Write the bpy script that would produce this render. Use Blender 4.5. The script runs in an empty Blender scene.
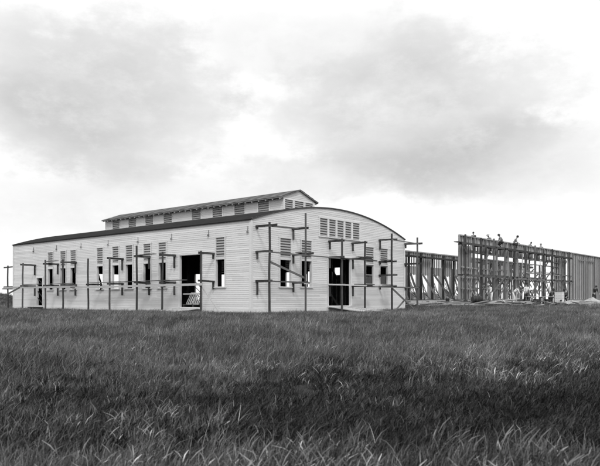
import bpy, math, random
from math import radians, sin, cos, pi, sqrt, exp, floor
from mathutils import Vector, Matrix, Euler
random.seed(7)
R = random.Random(11)

# ------------------------------------------------------------------ frame of reference
# x runs along the gable front of the wooden building, y along its long side,
# the near corner of the building stands at (0, 0).
A = radians(40.2)
VX, VY = cos(A), sin(A)            # viewing direction on the ground
RX, RY = sin(A), -cos(A)           # to the right of the viewer
CAMX, CAMY, EYE = -25.786, -25.261, 1.70
SC = bpy.context.scene
COL = SC.collection

def ground_from_view(lat, dep):
    return CAMX + dep * VX + lat * RX, CAMY + dep * VY + lat * RY

# ------------------------------------------------------------------ camera
cd = bpy.data.cameras.new('camera')
cam = bpy.data.objects.new('camera', cd)
COL.objects.link(cam)
cam.location = (CAMX, CAMY, EYE)
cam.rotation_euler = (radians(90), 0, A - radians(90))
cd.sensor_width = 36.0
cd.lens = 36.0 * 665.0 / 600.0
cd.shift_y = 0.1108
cd.clip_start = 0.1
cd.clip_end = 6000
cd.dof.use_dof = True
cd.dof.focus_distance = 38.0
cd.dof.aperture_fstop = 2.7
SC.camera = cam

# ------------------------------------------------------------------ colour management
SC.view_settings.view_transform = 'Standard'
SC.view_settings.look = 'None'
SC.view_settings.gamma = 1.0
SC.view_settings.exposure = 0.0
SC.view_settings.use_curve_mapping = False
SC.cycles.max_bounces = 6
SC.cycles.diffuse_bounces = 3
SC.cycles.transparent_max_bounces = 6

# ------------------------------------------------------------------ sun and sky
SUN_EL, SUN_AZ = radians(50), math.atan2(-0.70, -0.71)     # azimuth as an angle from +x towards +y
sl = bpy.data.lights.new('sun', 'SUN')
sl.energy = 1.70
sl.angle = radians(12)
sl.color = (1.0, 1.0, 1.0)
so = bpy.data.objects.new('sun', sl)
COL.objects.link(so)
so.location = (-20, -30, 40)
sdir = Vector((cos(SUN_EL) * cos(SUN_AZ), cos(SUN_EL) * sin(SUN_AZ), sin(SUN_EL)))
so.rotation_euler = sdir.to_track_quat('Z', 'Y').to_euler()

world = bpy.data.worlds.new('World')
SC.world = world
world.use_nodes = True
wt = world.node_tree
wt.nodes.clear()

class NT:
    """tiny helper for writing node graphs"""
    def __init__(s, tree): s.t = tree
    def n(s, typ, **kw):
        nd = s.t.nodes.new(typ)
        for k, v in kw.items(): setattr(nd, k, v)
        return nd
    def link(s, a, b): s.t.links.new(a, b)
    def put(s, sock, v):
        if hasattr(v, 'is_output') or hasattr(v, 'links'): s.link(v, sock)
        else: sock.default_value = v
    def m(s, op, a, b=None, c=None, clamp=False):
        nd = s.n('ShaderNodeMath', operation=op, use_clamp=clamp)
        s.put(nd.inputs[0], a)
        if b is not None: s.put(nd.inputs[1], b)
        if c is not None: s.put(nd.inputs[2], c)
        return nd.outputs[0]
    def ramp(s, f, stops):
        nd = s.n('ShaderNodeValToRGB')
        el = nd.color_ramp.elements
        while len(el) < len(stops): el.new(0.5)
        for e, (p, v) in zip(el, stops):
            e.position = p
            e.color = (v, v, v, 1) if not isinstance(v, tuple) else (*v, 1)
        s.link(f, nd.inputs[0])
        return nd.outputs[0]
    def noise(s, vec, scale, detail=4, rough=0.55):
        nd = s.n('ShaderNodeTexNoise')
        if vec is not None: s.link(vec, nd.inputs['Vector'])
        nd.inputs['Scale'].default_value = scale
        nd.inputs['Detail'].default_value = detail
        nd.inputs['Roughness'].default_value = rough
        return nd.outputs[0]
    def smooth(s, v, lo, hi):
        nd = s.n('ShaderNodeMapRange', interpolation_type='SMOOTHSTEP')
        s.put(nd.inputs[0], v)
        nd.inputs[1].default_value = lo; nd.inputs[2].default_value = hi
        nd.inputs[3].default_value = 0.0; nd.inputs[4].default_value = 1.0
        return nd.outputs[0]

w = NT(wt)
sky = w.n('ShaderNodeTexSky', sky_type='NISHITA')
sky.sun_disc = False
sky.sun_elevation = SUN_EL
sky.sun_rotation = radians(90) - SUN_AZ
sky.dust_density = 3.0
bw = w.n('ShaderNodeRGBToBW')
w.link(sky.outputs[0], bw.inputs[0])
tc = w.n('ShaderNodeTexCoord')
mp = w.n('ShaderNodeMapping')
mp.inputs['Rotation'].default_value = (0, 0, radians(90) - A)      # bearings counted from the building site
w.link(tc.outputs['Generated'], mp.inputs[0])
sp = w.n('ShaderNodeSeparateXYZ')
w.link(mp.outputs[0], sp.inputs[0])
az = w.m('ARCTAN2', sp.outputs[0], sp.outputs[1])
el = w.m('ARCSINE', sp.outputs[2])
cv = w.n('ShaderNodeCombineXYZ')
w.link(az, cv.inputs[0]); w.link(w.m('MULTIPLY', el, 1.7), cv.inputs[1])
big = w.noise(cv.outputs[0], 4.6, 7, 0.60)
fine = w.noise(cv.outputs[0], 13.0, 8, 0.68)
warp = w.m('MULTIPLY', w.m('SUBTRACT', big, 0.5), 0.55)
warp2 = w.m('MULTIPLY', w.m('SUBTRACT', fine, 0.5), 0.40)
def bank(a0, e0, ra, re, amp):
    dx = w.m('DIVIDE', w.m('SUBTRACT', az, a0), ra)
    dy = w.m('DIVIDE', w.m('SUBTRACT', el, e0), re)
    r = w.m('SQRT', w.m('ADD', w.m('MULTIPLY', dx, dx), w.m('MULTIPLY', dy, dy)))
    r = w.m('ADD', w.m('ADD', r, w.m('MULTIPLY', warp, 2.6)), w.m('MULTIPLY', warp2, 2.6))
    return w.m('MULTIPLY', w.m('SUBTRACT', 1.0, w.smooth(r, 0.45, 1.05)), amp)
banks = [bank(-0.29, 0.29, 0.21, 0.135, 1.0), bank(0.17, 0.27, 0.26, 0.13, 0.9), bank(0.30, 0.20, 0.22, 0.075, 0.55),
         bank(-0.36, 0.24, 0.14, 0.075, 0.40), bank(0.06, 0.185, 0.20, 0.045, 0.50), bank(-0.22, 0.13, 0.34, 0.07, 0.38), bank(0.05, 0.36, 0.30, 0.06, 0.30)]
dens = banks[0]
for b in banks[1:]: dens = w.m('ADD', dens, b)
# more of the same clouds over the rest of the sky, away from this bearing
rest = w.m('MULTIPLY', w.smooth(w.m('ABSOLUTE', az), 0.6, 1.0), w.smooth(big, 0.45, 0.7))
dens = w.m('ADD', dens, w.m('MULTIPLY', rest, 0.8))
wisp = w.m('ADD', w.m('MULTIPLY', big, 0.7), w.m('MULTIPLY', fine, 1.15))
dens = w.m('MULTIPLY', dens, w.m('ADD', -0.08, wisp))
dens = w.m('DIVIDE', dens, w.m('ADD', 1.0, w.m('MULTIPLY', dens, 0.30)))
dens = w.m('ADD', dens, w.m('MULTIPLY', w.m('SUBTRACT', fine, 0.45), 0.34))
# brighter overhead and to the sides, added out of view for more light
bright = w.m('ADD', w.smooth(w.m('ABSOLUTE', az), 0.50, 1.0), w.smooth(el, 0.50, 0.9))
cloud = w.m('ADD', w.m('SUBTRACT', 11.1, w.m('MULTIPLY', dens, 4.9)), w.m('MULTIPLY', w.m('MINIMUM', bright, 1.0), 2.6))
skyv = w.m('ADD', w.m('MULTIPLY', bw.outputs[0], 0.12), w.m('MULTIPLY', cloud, 0.93))
bg = w.n('ShaderNodeBackground')
w.link(skyv, bg.inputs[0])
bg.inputs[1].default_value = 0.10
wo = w.n('ShaderNodeOutputWorld')
w.link(bg.outputs[0], wo.inputs[0])

# ------------------------------------------------------------------ materials (a black and white photograph: greys only)
def grey_mat(name, v, rough=0.75, var=0.25, scale=3.0, stretch=(1, 1, 1), tone=0.0, objvar=0.0, bump=0.0, spec=0.25, grain=0.0):
    m = bpy.data.materials.new(name)
    m.use_nodes = True
    t = m.node_tree
    t.nodes.clear()
    k = NT(t)
    out = k.n('ShaderNodeOutputMaterial')
    b = k.n('ShaderNodeBsdfPrincipled')
    b.inputs['Roughness'].default_value = rough
    b.inputs['Specular IOR Level'].default_value = spec
    k.link(b.outputs[0], out.inputs[0])
    c = k.n('ShaderNodeTexCoord')
    mpn = k.n('ShaderNodeMapping')
    mpn.inputs['Scale'].default_value = stretch
    k.link(c.outputs['Object'], mpn.inputs[0])
    n1 = k.noise(mpn.outputs[0], scale, 5, 0.6)
    n2 = k.noise(mpn.outputs[0], scale * 9, 3, 0.6)
    f = k.m('ADD', k.m('MULTIPLY', k.m('SUBTRACT', n1, 0.5), 2 * var), 1.0)
    f = k.m('MULTIPLY', f, k.m('ADD', k.m('MULTIPLY', k.m('SUBTRACT', n2, 0.5), 0.9 * var + grain), 1.0))
    if tone:
        at = k.n('ShaderNodeAttribute', attribute_name='tone')
        f = k.m('MULTIPLY', f, k.m('ADD', k.m('MULTIPLY', k.m('SUBTRACT', at.outputs['Fac'], 0.5), 2 * tone), 1.0))
    if objvar:
        oi = k.n('ShaderNodeObjectInfo')
        f = k.m('MULTIPLY', f, k.m('ADD', k.m('MULTIPLY', k.m('SUBTRACT', oi.outputs['Random'], 0.5), 2 * objvar), 1.0))
    val = k.m('MAXIMUM', k.m('MULTIPLY', f, v), 0.01)
    k.link(val, b.inputs['Base Color'])
    if bump:
        bp = k.n('ShaderNodeBump')
        bp.inputs['Strength'].default_value = bump
        bp.inputs['Distance'].default_value = 0.02
        k.link(n2, bp.inputs['Height'])
        k.link(bp.outputs[0], b.inputs['Normal'])
    return m

M = dict(
    siding=grey_mat('white_siding_paint', 0.63, 0.6, 0.10, 0.55, (1, 1, 1), tone=0.12, bump=0.1),
    trim=grey_mat('white_trim_paint', 0.66, 0.6, 0.10, 1.5, objvar=0.06),
    slat=grey_mat('louver_paint', 0.34, 0.7, 0.12, 2.0, tone=0.12),
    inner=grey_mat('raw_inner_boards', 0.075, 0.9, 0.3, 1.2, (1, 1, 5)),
    roofing=grey_mat('tar_roofing', 0.022, 0.95, 0.5, 0.8, bump=0.2, spec=0.04),
    shingle=grey_mat('weathered_shingles', 0.17, 0.85, 0.8, 1.6, (0.4, 1.6, 1), bump=0.3, spec=0.05),
    rawtimber=grey_mat('weathered_timber', 0.062, 0.9, 0.45, 2.0, objvar=0.45, bump=0.2, spec=0.08),
    polewood=grey_mat('pole_timber', 0.085, 0.9, 0.45, 2.0, objvar=0.4, bump=0.2, spec=0.08),
    board=grey_mat('scaffold_board', 0.11, 0.8, 0.35, 2.0, objvar=0.5, bump=0.2),
    pale=grey_mat('new_pale_lumber', 0.46, 0.75, 0.2, 2.0, objvar=0.25),
    lumber=grey_mat('stacked_lumber', 0.36, 0.8, 0.3, 1.5, objvar=0.55),
    stud=grey_mat('stud_lumber', 0.23, 0.8, 0.3, 1.5, objvar=0.45),
    sheath=grey_mat('wall_sheathing', 0.40, 0.8, 0.25, 1.0, (1, 1, 1), tone=0.33),
    dark=grey_mat('dark_metal', 0.025, 0.5, 0.3, 3.0),
    stone=grey_mat('pier_concrete', 0.25, 0.9, 0.3, 2.0),
    sand=grey_mat('pale_shavings', 0.36, 0.95, 0.4, 3.0, bump=0.5),
    shirt=grey_mat('white_cotton', 0.70, 0.9, 0.12, 6.0),
    greyshirt=grey_mat('grey_cotton', 0.22, 0.9, 0.2, 6.0),
    darkcloth=grey_mat('dark_denim', 0.035, 0.9, 0.3, 6.0),
    skin=grey_mat('sunburnt_skin', 0.28, 0.6, 0.1, 6.0),
    hair=grey_mat('dark_hair', 0.02, 0.6, 0.2, 9.0),
    straw=grey_mat('straw_hat', 0.38, 0.9, 0.2, 9.0),
    leather=grey_mat('boot_leather', 0.03, 0.6, 0.2, 9.0),
    glass=None)
def glass_mat():
    m = bpy.data.materials.new('dusty_pane')
    m.use_nodes = True
    t = m.node_tree; t.nodes.clear(); k = NT(t)
    out = k.n('ShaderNodeOutputMaterial')
    b = k.n('ShaderNodeBsdfPrincipled')
    b.inputs['Base Color'].default_value = (0.03, 0.03, 0.03, 1)
    b.inputs['Roughness'].default_value = 0.12
    tr = k.n('ShaderNodeBsdfTransparent')
    mx = k.n('ShaderNodeMixShader'); mx.inputs[0].default_value = 0.55
    k.link(tr.outputs[0], mx.inputs[1]); k.link(b.outputs[0], mx.inputs[2]); k.link(mx.outputs[0], out.inputs[0])
    return m
M['glass'] = glass_mat()

# ------------------------------------------------------------------ mesh helpers
def wloc(o):
    v = Vector((0, 0, 0))
    while o is not None:
        v += o.location
        o = o.parent
    return v

class MB:
    """collects shapes in site coordinates and links them as one mesh object"""
    def __init__(s): s.v, s.f, s.t = [], [], []
    def face(s, pts, tone=0.5):
        i = len(s.v); s.v += [tuple(p) for p in pts]; s.f.append(tuple(range(i, i + len(pts)))); s.t.append(tone); return s
    def hexa(s, p, tone=0.5):
        """p: 8 corners, bottom ring then top ring (counter-clockwise seen from above)"""
        i = len(s.v); s.v += [tuple(q) for q in p]
        for q in ((3, 2, 1, 0), (4, 5, 6, 7), (0, 1, 5, 4), (1, 2, 6, 5), (2, 3, 7, 6), (3, 0, 4, 7)):
            s.f.append(tuple(i + k for k in q)); s.t.append(tone)
        return s
    def box(s, x0, x1, y0, y1, z0, z1, tone=0.5):
        return s.hexa([(x0, y0, z0), (x1, y0, z0), (x1, y1, z0), (x0, y1, z0), (x0, y0, z1), (x1, y0, z1), (x1, y1, z1), (x0, y1, z1)], tone)
    def bar(s, a, b, w, h, tone=0.5, up=(0, 0, 1), w2=None):
        a, b = Vector(a), Vector(b)
        d = (b - a).normalized(); u = Vector(up)
        if abs(d.dot(u)) > 0.95: u = Vector((1, 0, 0))
        sd = d.cross(u).normalized(); u = sd.cross(d).normalized()
        q = w2 if w2 else w
        P = [a - sd * w / 2 - u * h / 2, a + sd * w / 2 - u * h / 2, a + sd * w / 2 + u * h / 2, a - sd * w / 2 + u * h / 2]
        Q = [b - sd * q / 2 - u * h / 2, b + sd * q / 2 - u * h / 2, b + sd * q / 2 + u * h / 2, b - sd * q / 2 + u * h / 2]
        return s.hexa(P + Q, tone)
    def lathe(s, c, prof, n=16):
        """prof: (radius, z) list, bottom to top"""
        i = len(s.v); m = len(prof)
        for r, z in prof:
            for k in range(n): s.v.append((c[0] + r * cos(2 * pi * k / n), c[1] + r * sin(2 * pi * k / n), c[2] + z))
        for j in range(m - 1):
            for k in range(n):
                s.f.append((i + j * n + k, i + j * n + (k + 1) % n, i + (j + 1) * n + (k + 1) % n, i + (j + 1) * n + k)); s.t.append(0.5)
        s.f.append(tuple(i + k for k in reversed(range(n)))); s.t.append(0.5)
        s.f.append(tuple(i + (m - 1) * n + k for k in range(n))); s.t.append(0.5)
        return s
    def build(s, name, mat, parent=None, loc=None, smooth=False):
        base = wloc(parent) if parent else Vector(loc or (0, 0, 0))
        me = bpy.data.meshes.new(name)
        me.from_pydata([(x - base.x, y - base.y, z - base.z) for x, y, z in s.v], [], s.f)
        at = me.attributes.new('tone', 'FLOAT', 'FACE')
        at.data.foreach_set('value', s.t)
        me.materials.append(mat)
        if smooth: me.shade_smooth()
        me.update()
        o = bpy.data.objects.new(name, me)
        COL.objects.link(o)
        if parent: o.parent = parent
        else: o.location = base
        return o

def tag(o, label=None, cat=None, group=None, kind=None):
    for k, v in (('label', label), ('category', cat), ('group', group), ('kind', kind)):
        if v: o[k] = v
    return o
def thing(name, loc, label, cat, group=None):
    o = bpy.data.objects.new(name, None)
    o.empty_display_size = 0.3
    COL.objects.link(o)
    o.location = loc
    return tag(o, label, cat, group)

# ------------------------------------------------------------------ terrain
def ss(a, b, x):
    t = min(1, max(0, (x - a) / (b - a)))
    return t * t * (3 - 2 * t)
def hsh(i, j):
    v = sin(i * 127.1 + j * 311.7) * 43758.5453
    return v - floor(v)
def vnoise(x, y):
    i, j = floor(x), floor(y); u, v = x - i, y - j
    u, v = u * u * (3 - 2 * u), v * v * (3 - 2 * v)
    return (hsh(i, j) * (1 - u) + hsh(i + 1, j) * u) * (1 - v) + (hsh(i, j + 1) * (1 - u) + hsh(i + 1, j + 1) * u) * v
def gz(x, y):
    dx, dy = x - CAMX, y - CAMY
    d = dx * VX + dy * VY; lat = dx * RX + dy * RY
    z = 0.80 * ss(4, 33, d)
    z += 0.54 * ss(37, 60, d) * ss(7, 21, x)
    z += 0.05 * (vnoise(x * 0.5, y * 0.5) - 0.5) + 0.12 * (vnoise(x * 0.13 + 7, y * 0.13) - 0.5) * ss(60, 20, d)
    # low rise far off to the left
    z += 2.0 * exp(-((lat + 38.5) / 5.5) ** 2 - ((d - 76) / 9.0) ** 2)
    return z

def ground_mat():
    m = bpy.data.materials.new('prairie_soil')
    m.use_nodes = True
    t = m.node_tree; t.nodes.clear(); k = NT(t)
    out = k.n('ShaderNodeOutputMaterial'); b = k.n('ShaderNodeBsdfPrincipled')
    b.inputs['Roughness'].default_value = 1.0
    b.inputs['Specular IOR Level'].default_value = 0.05
    g = k.n('ShaderNodeNewGeometry')
    n1 = k.noise(g.outputs['Position'], 0.6, 5, 0.6); n2 = k.noise(g.outputs['Position'], 9.0, 4, 0.7)
    v = k.ramp(k.m('ADD', k.m('MULTIPLY', n1, 0.5), k.m('MULTIPLY', n2, 0.5)), [(0.3, 0.015), (0.55, 0.04), (0.75, 0.08)])
    k.link(v, b.inputs['Base Color']); k.link(b.outputs[0], out.inputs[0])
    return m
def build_ground():
    lats = [-3000, -1500, -800, -400, -200, -120, -90] + [-75 + i * 1.5 for i in range(101)] + [90, 120, 200, 400, 800, 1500, 3000]
    deps = [-800, -200, -60, -25, -10, -4, 0] + [1 + i * 0.75 for i in range(133)] + [105, 115, 130, 160, 220, 350, 700, 1500, 4000]
    vs = []
    for d in deps:
        for l in lats:
            x, y = ground_from_view(l, d)
            vs.append((x, y, gz(x, y)))
    n = len(lats)
    fs = [(j * n + i, j * n + i + 1, (j + 1) * n + i + 1, (j + 1) * n + i) for j in range(len(deps) - 1) for i in range(n - 1)]
    me = bpy.data.meshes.new('ground'); me.from_pydata(vs, [], fs); me.shade_smooth()
    me.materials.append(ground_mat())
    o = bpy.data.objects.new('ground', me); COL.objects.link(o)
    tag(o, kind='structure')
build_ground()

# ------------------------------------------------------------------ the white wooden building
W, L = 15.8, 26.5
Z0, ZE, RISE = EYE - 0.62, EYE + 4.33, 1.33
FLOOR = EYE - 0.47
def arc(s): return ZE + RISE * (1 - ((s - W / 2) / (W / 2)) ** 2)

# openings along each wall: kind, from, to, bottom, top (heights counted from eye level)
SIDE = [('door', 21.93, 22.77, -0.45, 1.63)] + [('win', c - 0.36, c + 0.36, 0.72, 2.26) for c in (20.79, 19.03, 17.67, 14.33, 12.51, 11.01, 9.12, 7.60, 2.41)] \
     + [('bigdoor', 4.01, 5.94, -0.47, 2.63)]
FRONT = [('win', 2.33, 3.29, 0.73, 2.26), ('win', 4.20, 5.16, 0.75, 2.28), ('sash', 10.87, 11.81, 0.98, 2.32), ('sash', 12.60, 13.54, 0.98, 2.32),
         ('bigdoor', 6.81, 9.17, -0.40, 2.64), ('bank', 5.96, 10.14, 3.88, 4.98)]
BACK = [('win', 4.48, 4.98, 0.75, 2.28), ('win', 5.44, 6.00, 0.75, 2.28), ('bigdoor', 7.72, 9.95, -0.40, 2.28), ('win', 11.15, 11.85, 0.73, 1.62), ('bank', 5.96, 10.14, 3.88, 4.98)]
RIGHT = [o for o in SIDE if o[0] == 'win' and not 15 < o[1] < 18.2] + [('door', 21.93, 22.77, -0.45, 2.40), ('hatch', 5.55, 6.30, 1.90, 2.50)]
def holes(ops):
    r = []
    for k, a, b, z0, z1 in ops:
        r.append((a, b, EYE + z0, EYE + z1))
        if k in ('win', 'sash'): r.append((a, b, EYE + 2.42, EYE + 3.50))
    return r

class Wall:
    """wall-local coordinates (u along, n outwards, z) to site coordinates"""
    def __init__(s, o, d, n): s.o, s.d, s.n = Vector(o), Vector(d), Vector(n)
    def p(s, u, n, z): return (s.o.x + s.d.x * u + s.n.x * n, s.o.y + s.d.y * u + s.n.y * n, z)
    def box(s, mb, u0, u1, n0, n1, z0, z1, tone=0.5):
        P = [s.p(u0, n0, z0), s.p(u1, n0, z0), s.p(u1, n1, z0), s.p(u0, n1, z0)]
        Q = [s.p(u0, n0, z1), s.p(u1, n0, z1), s.p(u1, n1, z1), s.p(u0, n1, z1)]
        return mb.hexa(P + Q, tone)
WF = Wall((0, 0, 0), (1, 0, 0), (0, -1, 0))
WL = Wall((0, 0, 0), (0, 1, 0), (-1, 0, 0))
WB = Wall((0, L, 0), (1, 0, 0), (0, 1, 0))
WR = Wall((W, 0, 0), (0, 1, 0), (1, 0, 0))

def siding(wall, length, ztop, ops, rnd, course=0.112, top_fn=None, z_start=None):
    mb, inn = MB(), MB()
    hs = holes(ops)
    us = {0.0, length}
    for a, b, _, _ in hs: us |= {a, b}
    if top_fn:
        us |= {length * i / 48 for i in range(49)}
    zs = Z0 if z_start is None else z_start
    n = int((ztop - zs) / course) + 1
    for c in range(n):
        za, zb = zs + c * course, min(zs + (c + 1) * course, ztop)
        if zb - za < 0.01: continue
        joints, u = [], rnd.uniform(0.5, 4.9)
        while u < length:
            joints.append(u); u += rnd.choice((3.05, 3.66, 4.27, 4.88))
        uu = sorted(us | set(joints))
        tones = [min(1, max(0, rnd.gauss(0.5, 0.22))) for _ in range(len(joints) + 1)]
        for a, b in zip(uu, uu[1:]):
            if b - a < 1e-4: continue
            mid = (a + b) / 2
            tn = tones[sum(1 for j in joints if j < mid)]
            zz = sorted({za, zb} | {z for h in hs if h[0] < mid < h[1] for z in h[2:4] if za < z < zb})
            for p, q in zip(zz, zz[1:]):
                zm = (p + q) / 2
                if any(h[0] < mid < h[1] and h[2] < zm < h[3] for h in hs): continue
                qa = qb = q
                if top_fn:
                    ta, tb = top_fn(a), top_fn(b)
                    if min(ta, tb) <= p and max(ta, tb) <= p + 1e-4: continue
                    qa, qb = min(q, max(ta, p)), min(q, max(tb, p))
                pr = lambda z: 0.011 * (1 - (z - za) / course) + 0.002
                mb.face([wall.p(a, pr(p), p), wall.p(b, pr(p), p), wall.p(b, pr(qb), qb), wall.p(a, pr(qa), qa)], tn)
                if p == za: mb.face([wall.p(a, 0.002, p), wall.p(b, 0.002, p), wall.p(b, pr(p), p), wall.p(a, pr(p), p)], tn)
                inn.face([wall.p(a, -0.12, p), wall.p(a, -0.12, qa), wall.p(b, -0.12, qb), wall.p(b, -0.12, p)], 0.5)
    return mb, inn

hall = thing('wooden_building', (W / 2, L / 2, Z0 - 0.3), 'long white clapboard building with a low barrel roof and louvered clerestory', 'building')
rs = random.Random(3)
for wl, ln, ops, fn, top in ((WF, W, FRONT, arc, ZE + RISE), (WL, L, SIDE, None, ZE), (WB, W, BACK, arc, ZE + RISE), (WR, L, RIGHT, None, ZE)):
    a, b = siding(wl, ln, top, ops, rs, top_fn=fn)
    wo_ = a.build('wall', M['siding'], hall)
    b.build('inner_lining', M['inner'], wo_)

# corner boards, skirting board, gable edge trim
for wl, ln in ((WF, W), (WB, W), (WL, L), (WR, L)):
    sk = MB(); wl.box(sk, -0.03, ln + 0.03, 0.024, 0.042, Z0 - 0.10, Z0 + 0.10); sk.build('skirting_board', M['trim'], hall)
for x, y in ((0, 0), (W, 0), (0, L), (W, L)):
    mb = MB(); sx, sy = (-1 if x == 0 else 1), (-1 if y == 0 else 1)
    mb.box(min(x - sx * 0.11, x + sx * 0.036), max(x - sx * 0.11, x + sx * 0.036), min(y + sy * 0.024, y + sy * 0.034), max(y + sy * 0.024, y + sy * 0.034), Z0 + 0.104, ZE - 0.02)
    mb.box(min(x + sx * 0.024, x + sx * 0.034), max(x + sx * 0.024, x + sx * 0.034), min(y - sy * 0.11, y + sy * 0.022), max(y - sy * 0.11, y + sy * 0.022), Z0 + 0.104, ZE - 0.02)
    mb.build('corner_board', M['trim'], hall)

# barrel roof: a shell that follows the arc
def roof_shell():
    mb = MB(); N = 40; o = 0.10; y0, y1 = -0.05, L + 0.05; th = 0.06
    def pt(i):
        s = -o + (W + 2 * o) * i / N
        return s, arc(min(W, max(0, s))) - (0.337 * o if (s < 0 or s > W) else 0)
    for i in range(N):
        (a, za), (b, zb) = pt(i), pt(i + 1)
        mb.hexa([(a, y0, za + 0.008), (b, y0, zb + 0.008), (b, y1, zb + 0.008), (a, y1, za + 0.008), (a, y0, za + th), (b, y0, zb + th), (b, y1, zb + th), (a, y1, za + th)])
    return mb
roof_o = roof_shell().build('roof', M['roofing'], hall)
for y in (-0.072, L + 0.052):
    tr = MB()
    for i in range(40):
        a, b = W * i / 40, W * (i + 1) / 40
        tr.hexa([(a, y, arc(a) - 0.02), (b, y, arc(b) - 0.02), (b, y + 0.02, arc(b) - 0.02), (a, y + 0.02, arc(a) - 0.02),
                 (a, y, arc(a) + 0.05), (b, y, arc(b) + 0.05), (b, y + 0.02, arc(b) + 0.05), (a, y + 0.02, arc(a) + 0.05)])
    tr.build('gable_trim', M['rawtimber'], roof_o)

# frames, sills and louvers of the openings
def louver(wall, u0, u1, z0, z1, parent, name='louver_vent', pitch=0.135):
    mb = MB()
    n = max(3, int((z1 - z0) / pitch)); st = (z1 - z0) / n
    for i in range(n):
        zc = z0 + (i + 0.5) * st
        t = R.uniform(0.2, 0.8)
        P = [wall.p(u0, 0.010, zc - 0.066), wall.p(u1, 0.010, zc - 0.066), wall.p(u1, -0.090, zc + 0.060), wall.p(u0, -0.090, zc + 0.060)]
        Q = [wall.p(u0, 0.016, zc - 0.036), wall.p(u1, 0.016, zc - 0.036), wall.p(u1, -0.084, zc + 0.090), wall.p(u0, -0.084, zc + 0.090)]
        mb.hexa(P + Q, t)
    return mb.build(name, M['slat'], parent)
def casing(wall, u0, u1, z0, z1, cw=0.085, bottom=True, head=0.10):
    mb = MB()
    wall.box(mb, u0 - cw, u0 - 0.002, 0.024, 0.045, z0, z1)
    wall.box(mb, u1 + 0.002, u1 + cw, 0.024, 0.045, z0, z1)
    wall.box(mb, u0 - cw - 0.02, u1 + cw + 0.02, 0.024, 0.050, z1 + 0.002, z1 + head)
    # jambs through the wall
    wall.box(mb, u0 - 0.03, u0 + 0.012, -0.118, 0.020, z0, z1)
    wall.box(mb, u1 - 0.012, u1 + 0.03, -0.118, 0.020, z0, z1)
    wall.box(mb, u0 + 0.014, u1 - 0.014, -0.118, 0.020, z1 - 0.014, z1 + 0.03)
    if bottom: wall.box(mb, u0 + 0.014, u1 - 0.014, -0.118, 0.020, z0 - 0.03, z0 + 0.012)
    return mb
def sill(wall, u0, u1, z0, parent):
    mb = MB(); wall.box(mb, u0 - 0.13, u1 + 0.13, 0.022, 0.085, z0 - 0.055, z0 - 0.005)
    return mb.build('sill', M['trim'], parent)
def fit(wall, ops, vents):
    for kind, a, b, z0, z1 in ops:
        z0, z1 = EYE + z0, EYE + z1
        if kind in ('win', 'sash'):
            t = EYE + 3.50; m0 = EYE + 2.42
            mb = casing(wall, a, b, z0, t)
            wall.box(mb, a + 0.014, b - 0.014, -0.118, 0.040, z1 + 0.004, m0 - 0.004)      # rail between opening and vent
            o = mb.build('window', M['trim'], hall)
            sill(wall, a, b, z0, o)
            if vents: louver(wall, a + 0.014, b - 0.014, m0, t - 0.016, o)
            if kind == 'sash':
                s = MB(); m = (z0 + z1) / 2; n0, n1 = -0.085, -0.045
                for zz0, zz1 in ((z0 + 0.014, z0 + 0.09), (m - 0.025, m + 0.025), (z1 - 0.075, z1 - 0.016)): wall.box(s, a + 0.016, b - 0.016, n0, n1, zz0, zz1)
                for u in (a + 0.016, b - 0.066): wall.box(s, u, u + 0.05, n0 + 0.002, n1 + 0.002, z0 + 0.092, z1 - 0.077)
                s.build('sash', M['slat'], o)
                g = MB(); wall.box(g, a + 0.062, b - 0.062, -0.066, -0.062, z0 + 0.088, m - 0.02); g.build('pane', M['glass'], o)
        elif kind == 'door':
            o = casing(wall, a, b, z0, z1).build('doorway', M['trim'], hall)
            d = MB()            # crossed braces nailed over the door hole
            for k in range(4):
                za = z0 + 0.05 + k * 0.5
                d.bar(wall.p(a + 0.02, -0.04, za), wall.p(b - 0.02, -0.04, za + 0.55), 0.03, 0.05)
            d.build('lattice', M['rawtimber'], o)
        elif kind == 'hatch':
            casing(wall, a, b, z0, z1).build('hatch', M['trim'], hall)
        elif kind == 'bigdoor':
            mb = casing(wall, a, b, z0, z1, 0.10)
            o = mb.build('doorway', M['trim'], hall)
            th = MB(); wall.box(th, a - 0.1, b + 0.1, 0.024, 0.16, z0 - 0.09, z0 - 0.04); th.build('threshold', M['trim'], o)
        elif kind == 'bank':
            o = casing(wall, a, b, z0, z1, 0.07).build('vent_bank', M['trim'], hall)
            sill(wall, a, b, z0, o)
            n = 5; wd = (b - a) / n
            for i in range(1, n):
                mu = MB(); wall.box(mu, a + i * wd - 0.085, a + i * wd + 0.085, -0.116, 0.044, z0 + 0.014, z1 - 0.016)
                mu.build('mullion', M['trim'], o)
            for i in range(n):
                louver(wall, a + i * wd + (0.087 if i else 0.014), a + (i + 1) * wd - (0.087 if i < n - 1 else 0.014), z0 + 0.01, z1 - 0.02, o)
fit(WF, FRONT, True); fit(WL, SIDE, True); fit(WB, BACK, True); fit(WR, RIGHT, True)

# little hook brackets along the top of the long wall
for t in (23.24, 19.90, 16.65, 13.35, 10.05, 6.70, 3.38, 0.22):
    mb = MB(); z = ZE - 0.62
    WL.box(mb, t - 0.04, t + 0.04, 0.024, 0.10, z - 0.08, z + 0.02)
    WL.box(mb, t - 0.012, t + 0.012, 0.024, 0.05, z + 0.02, z + 0.28)
    mb.build('bracket', M['stud'], hall)

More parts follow.
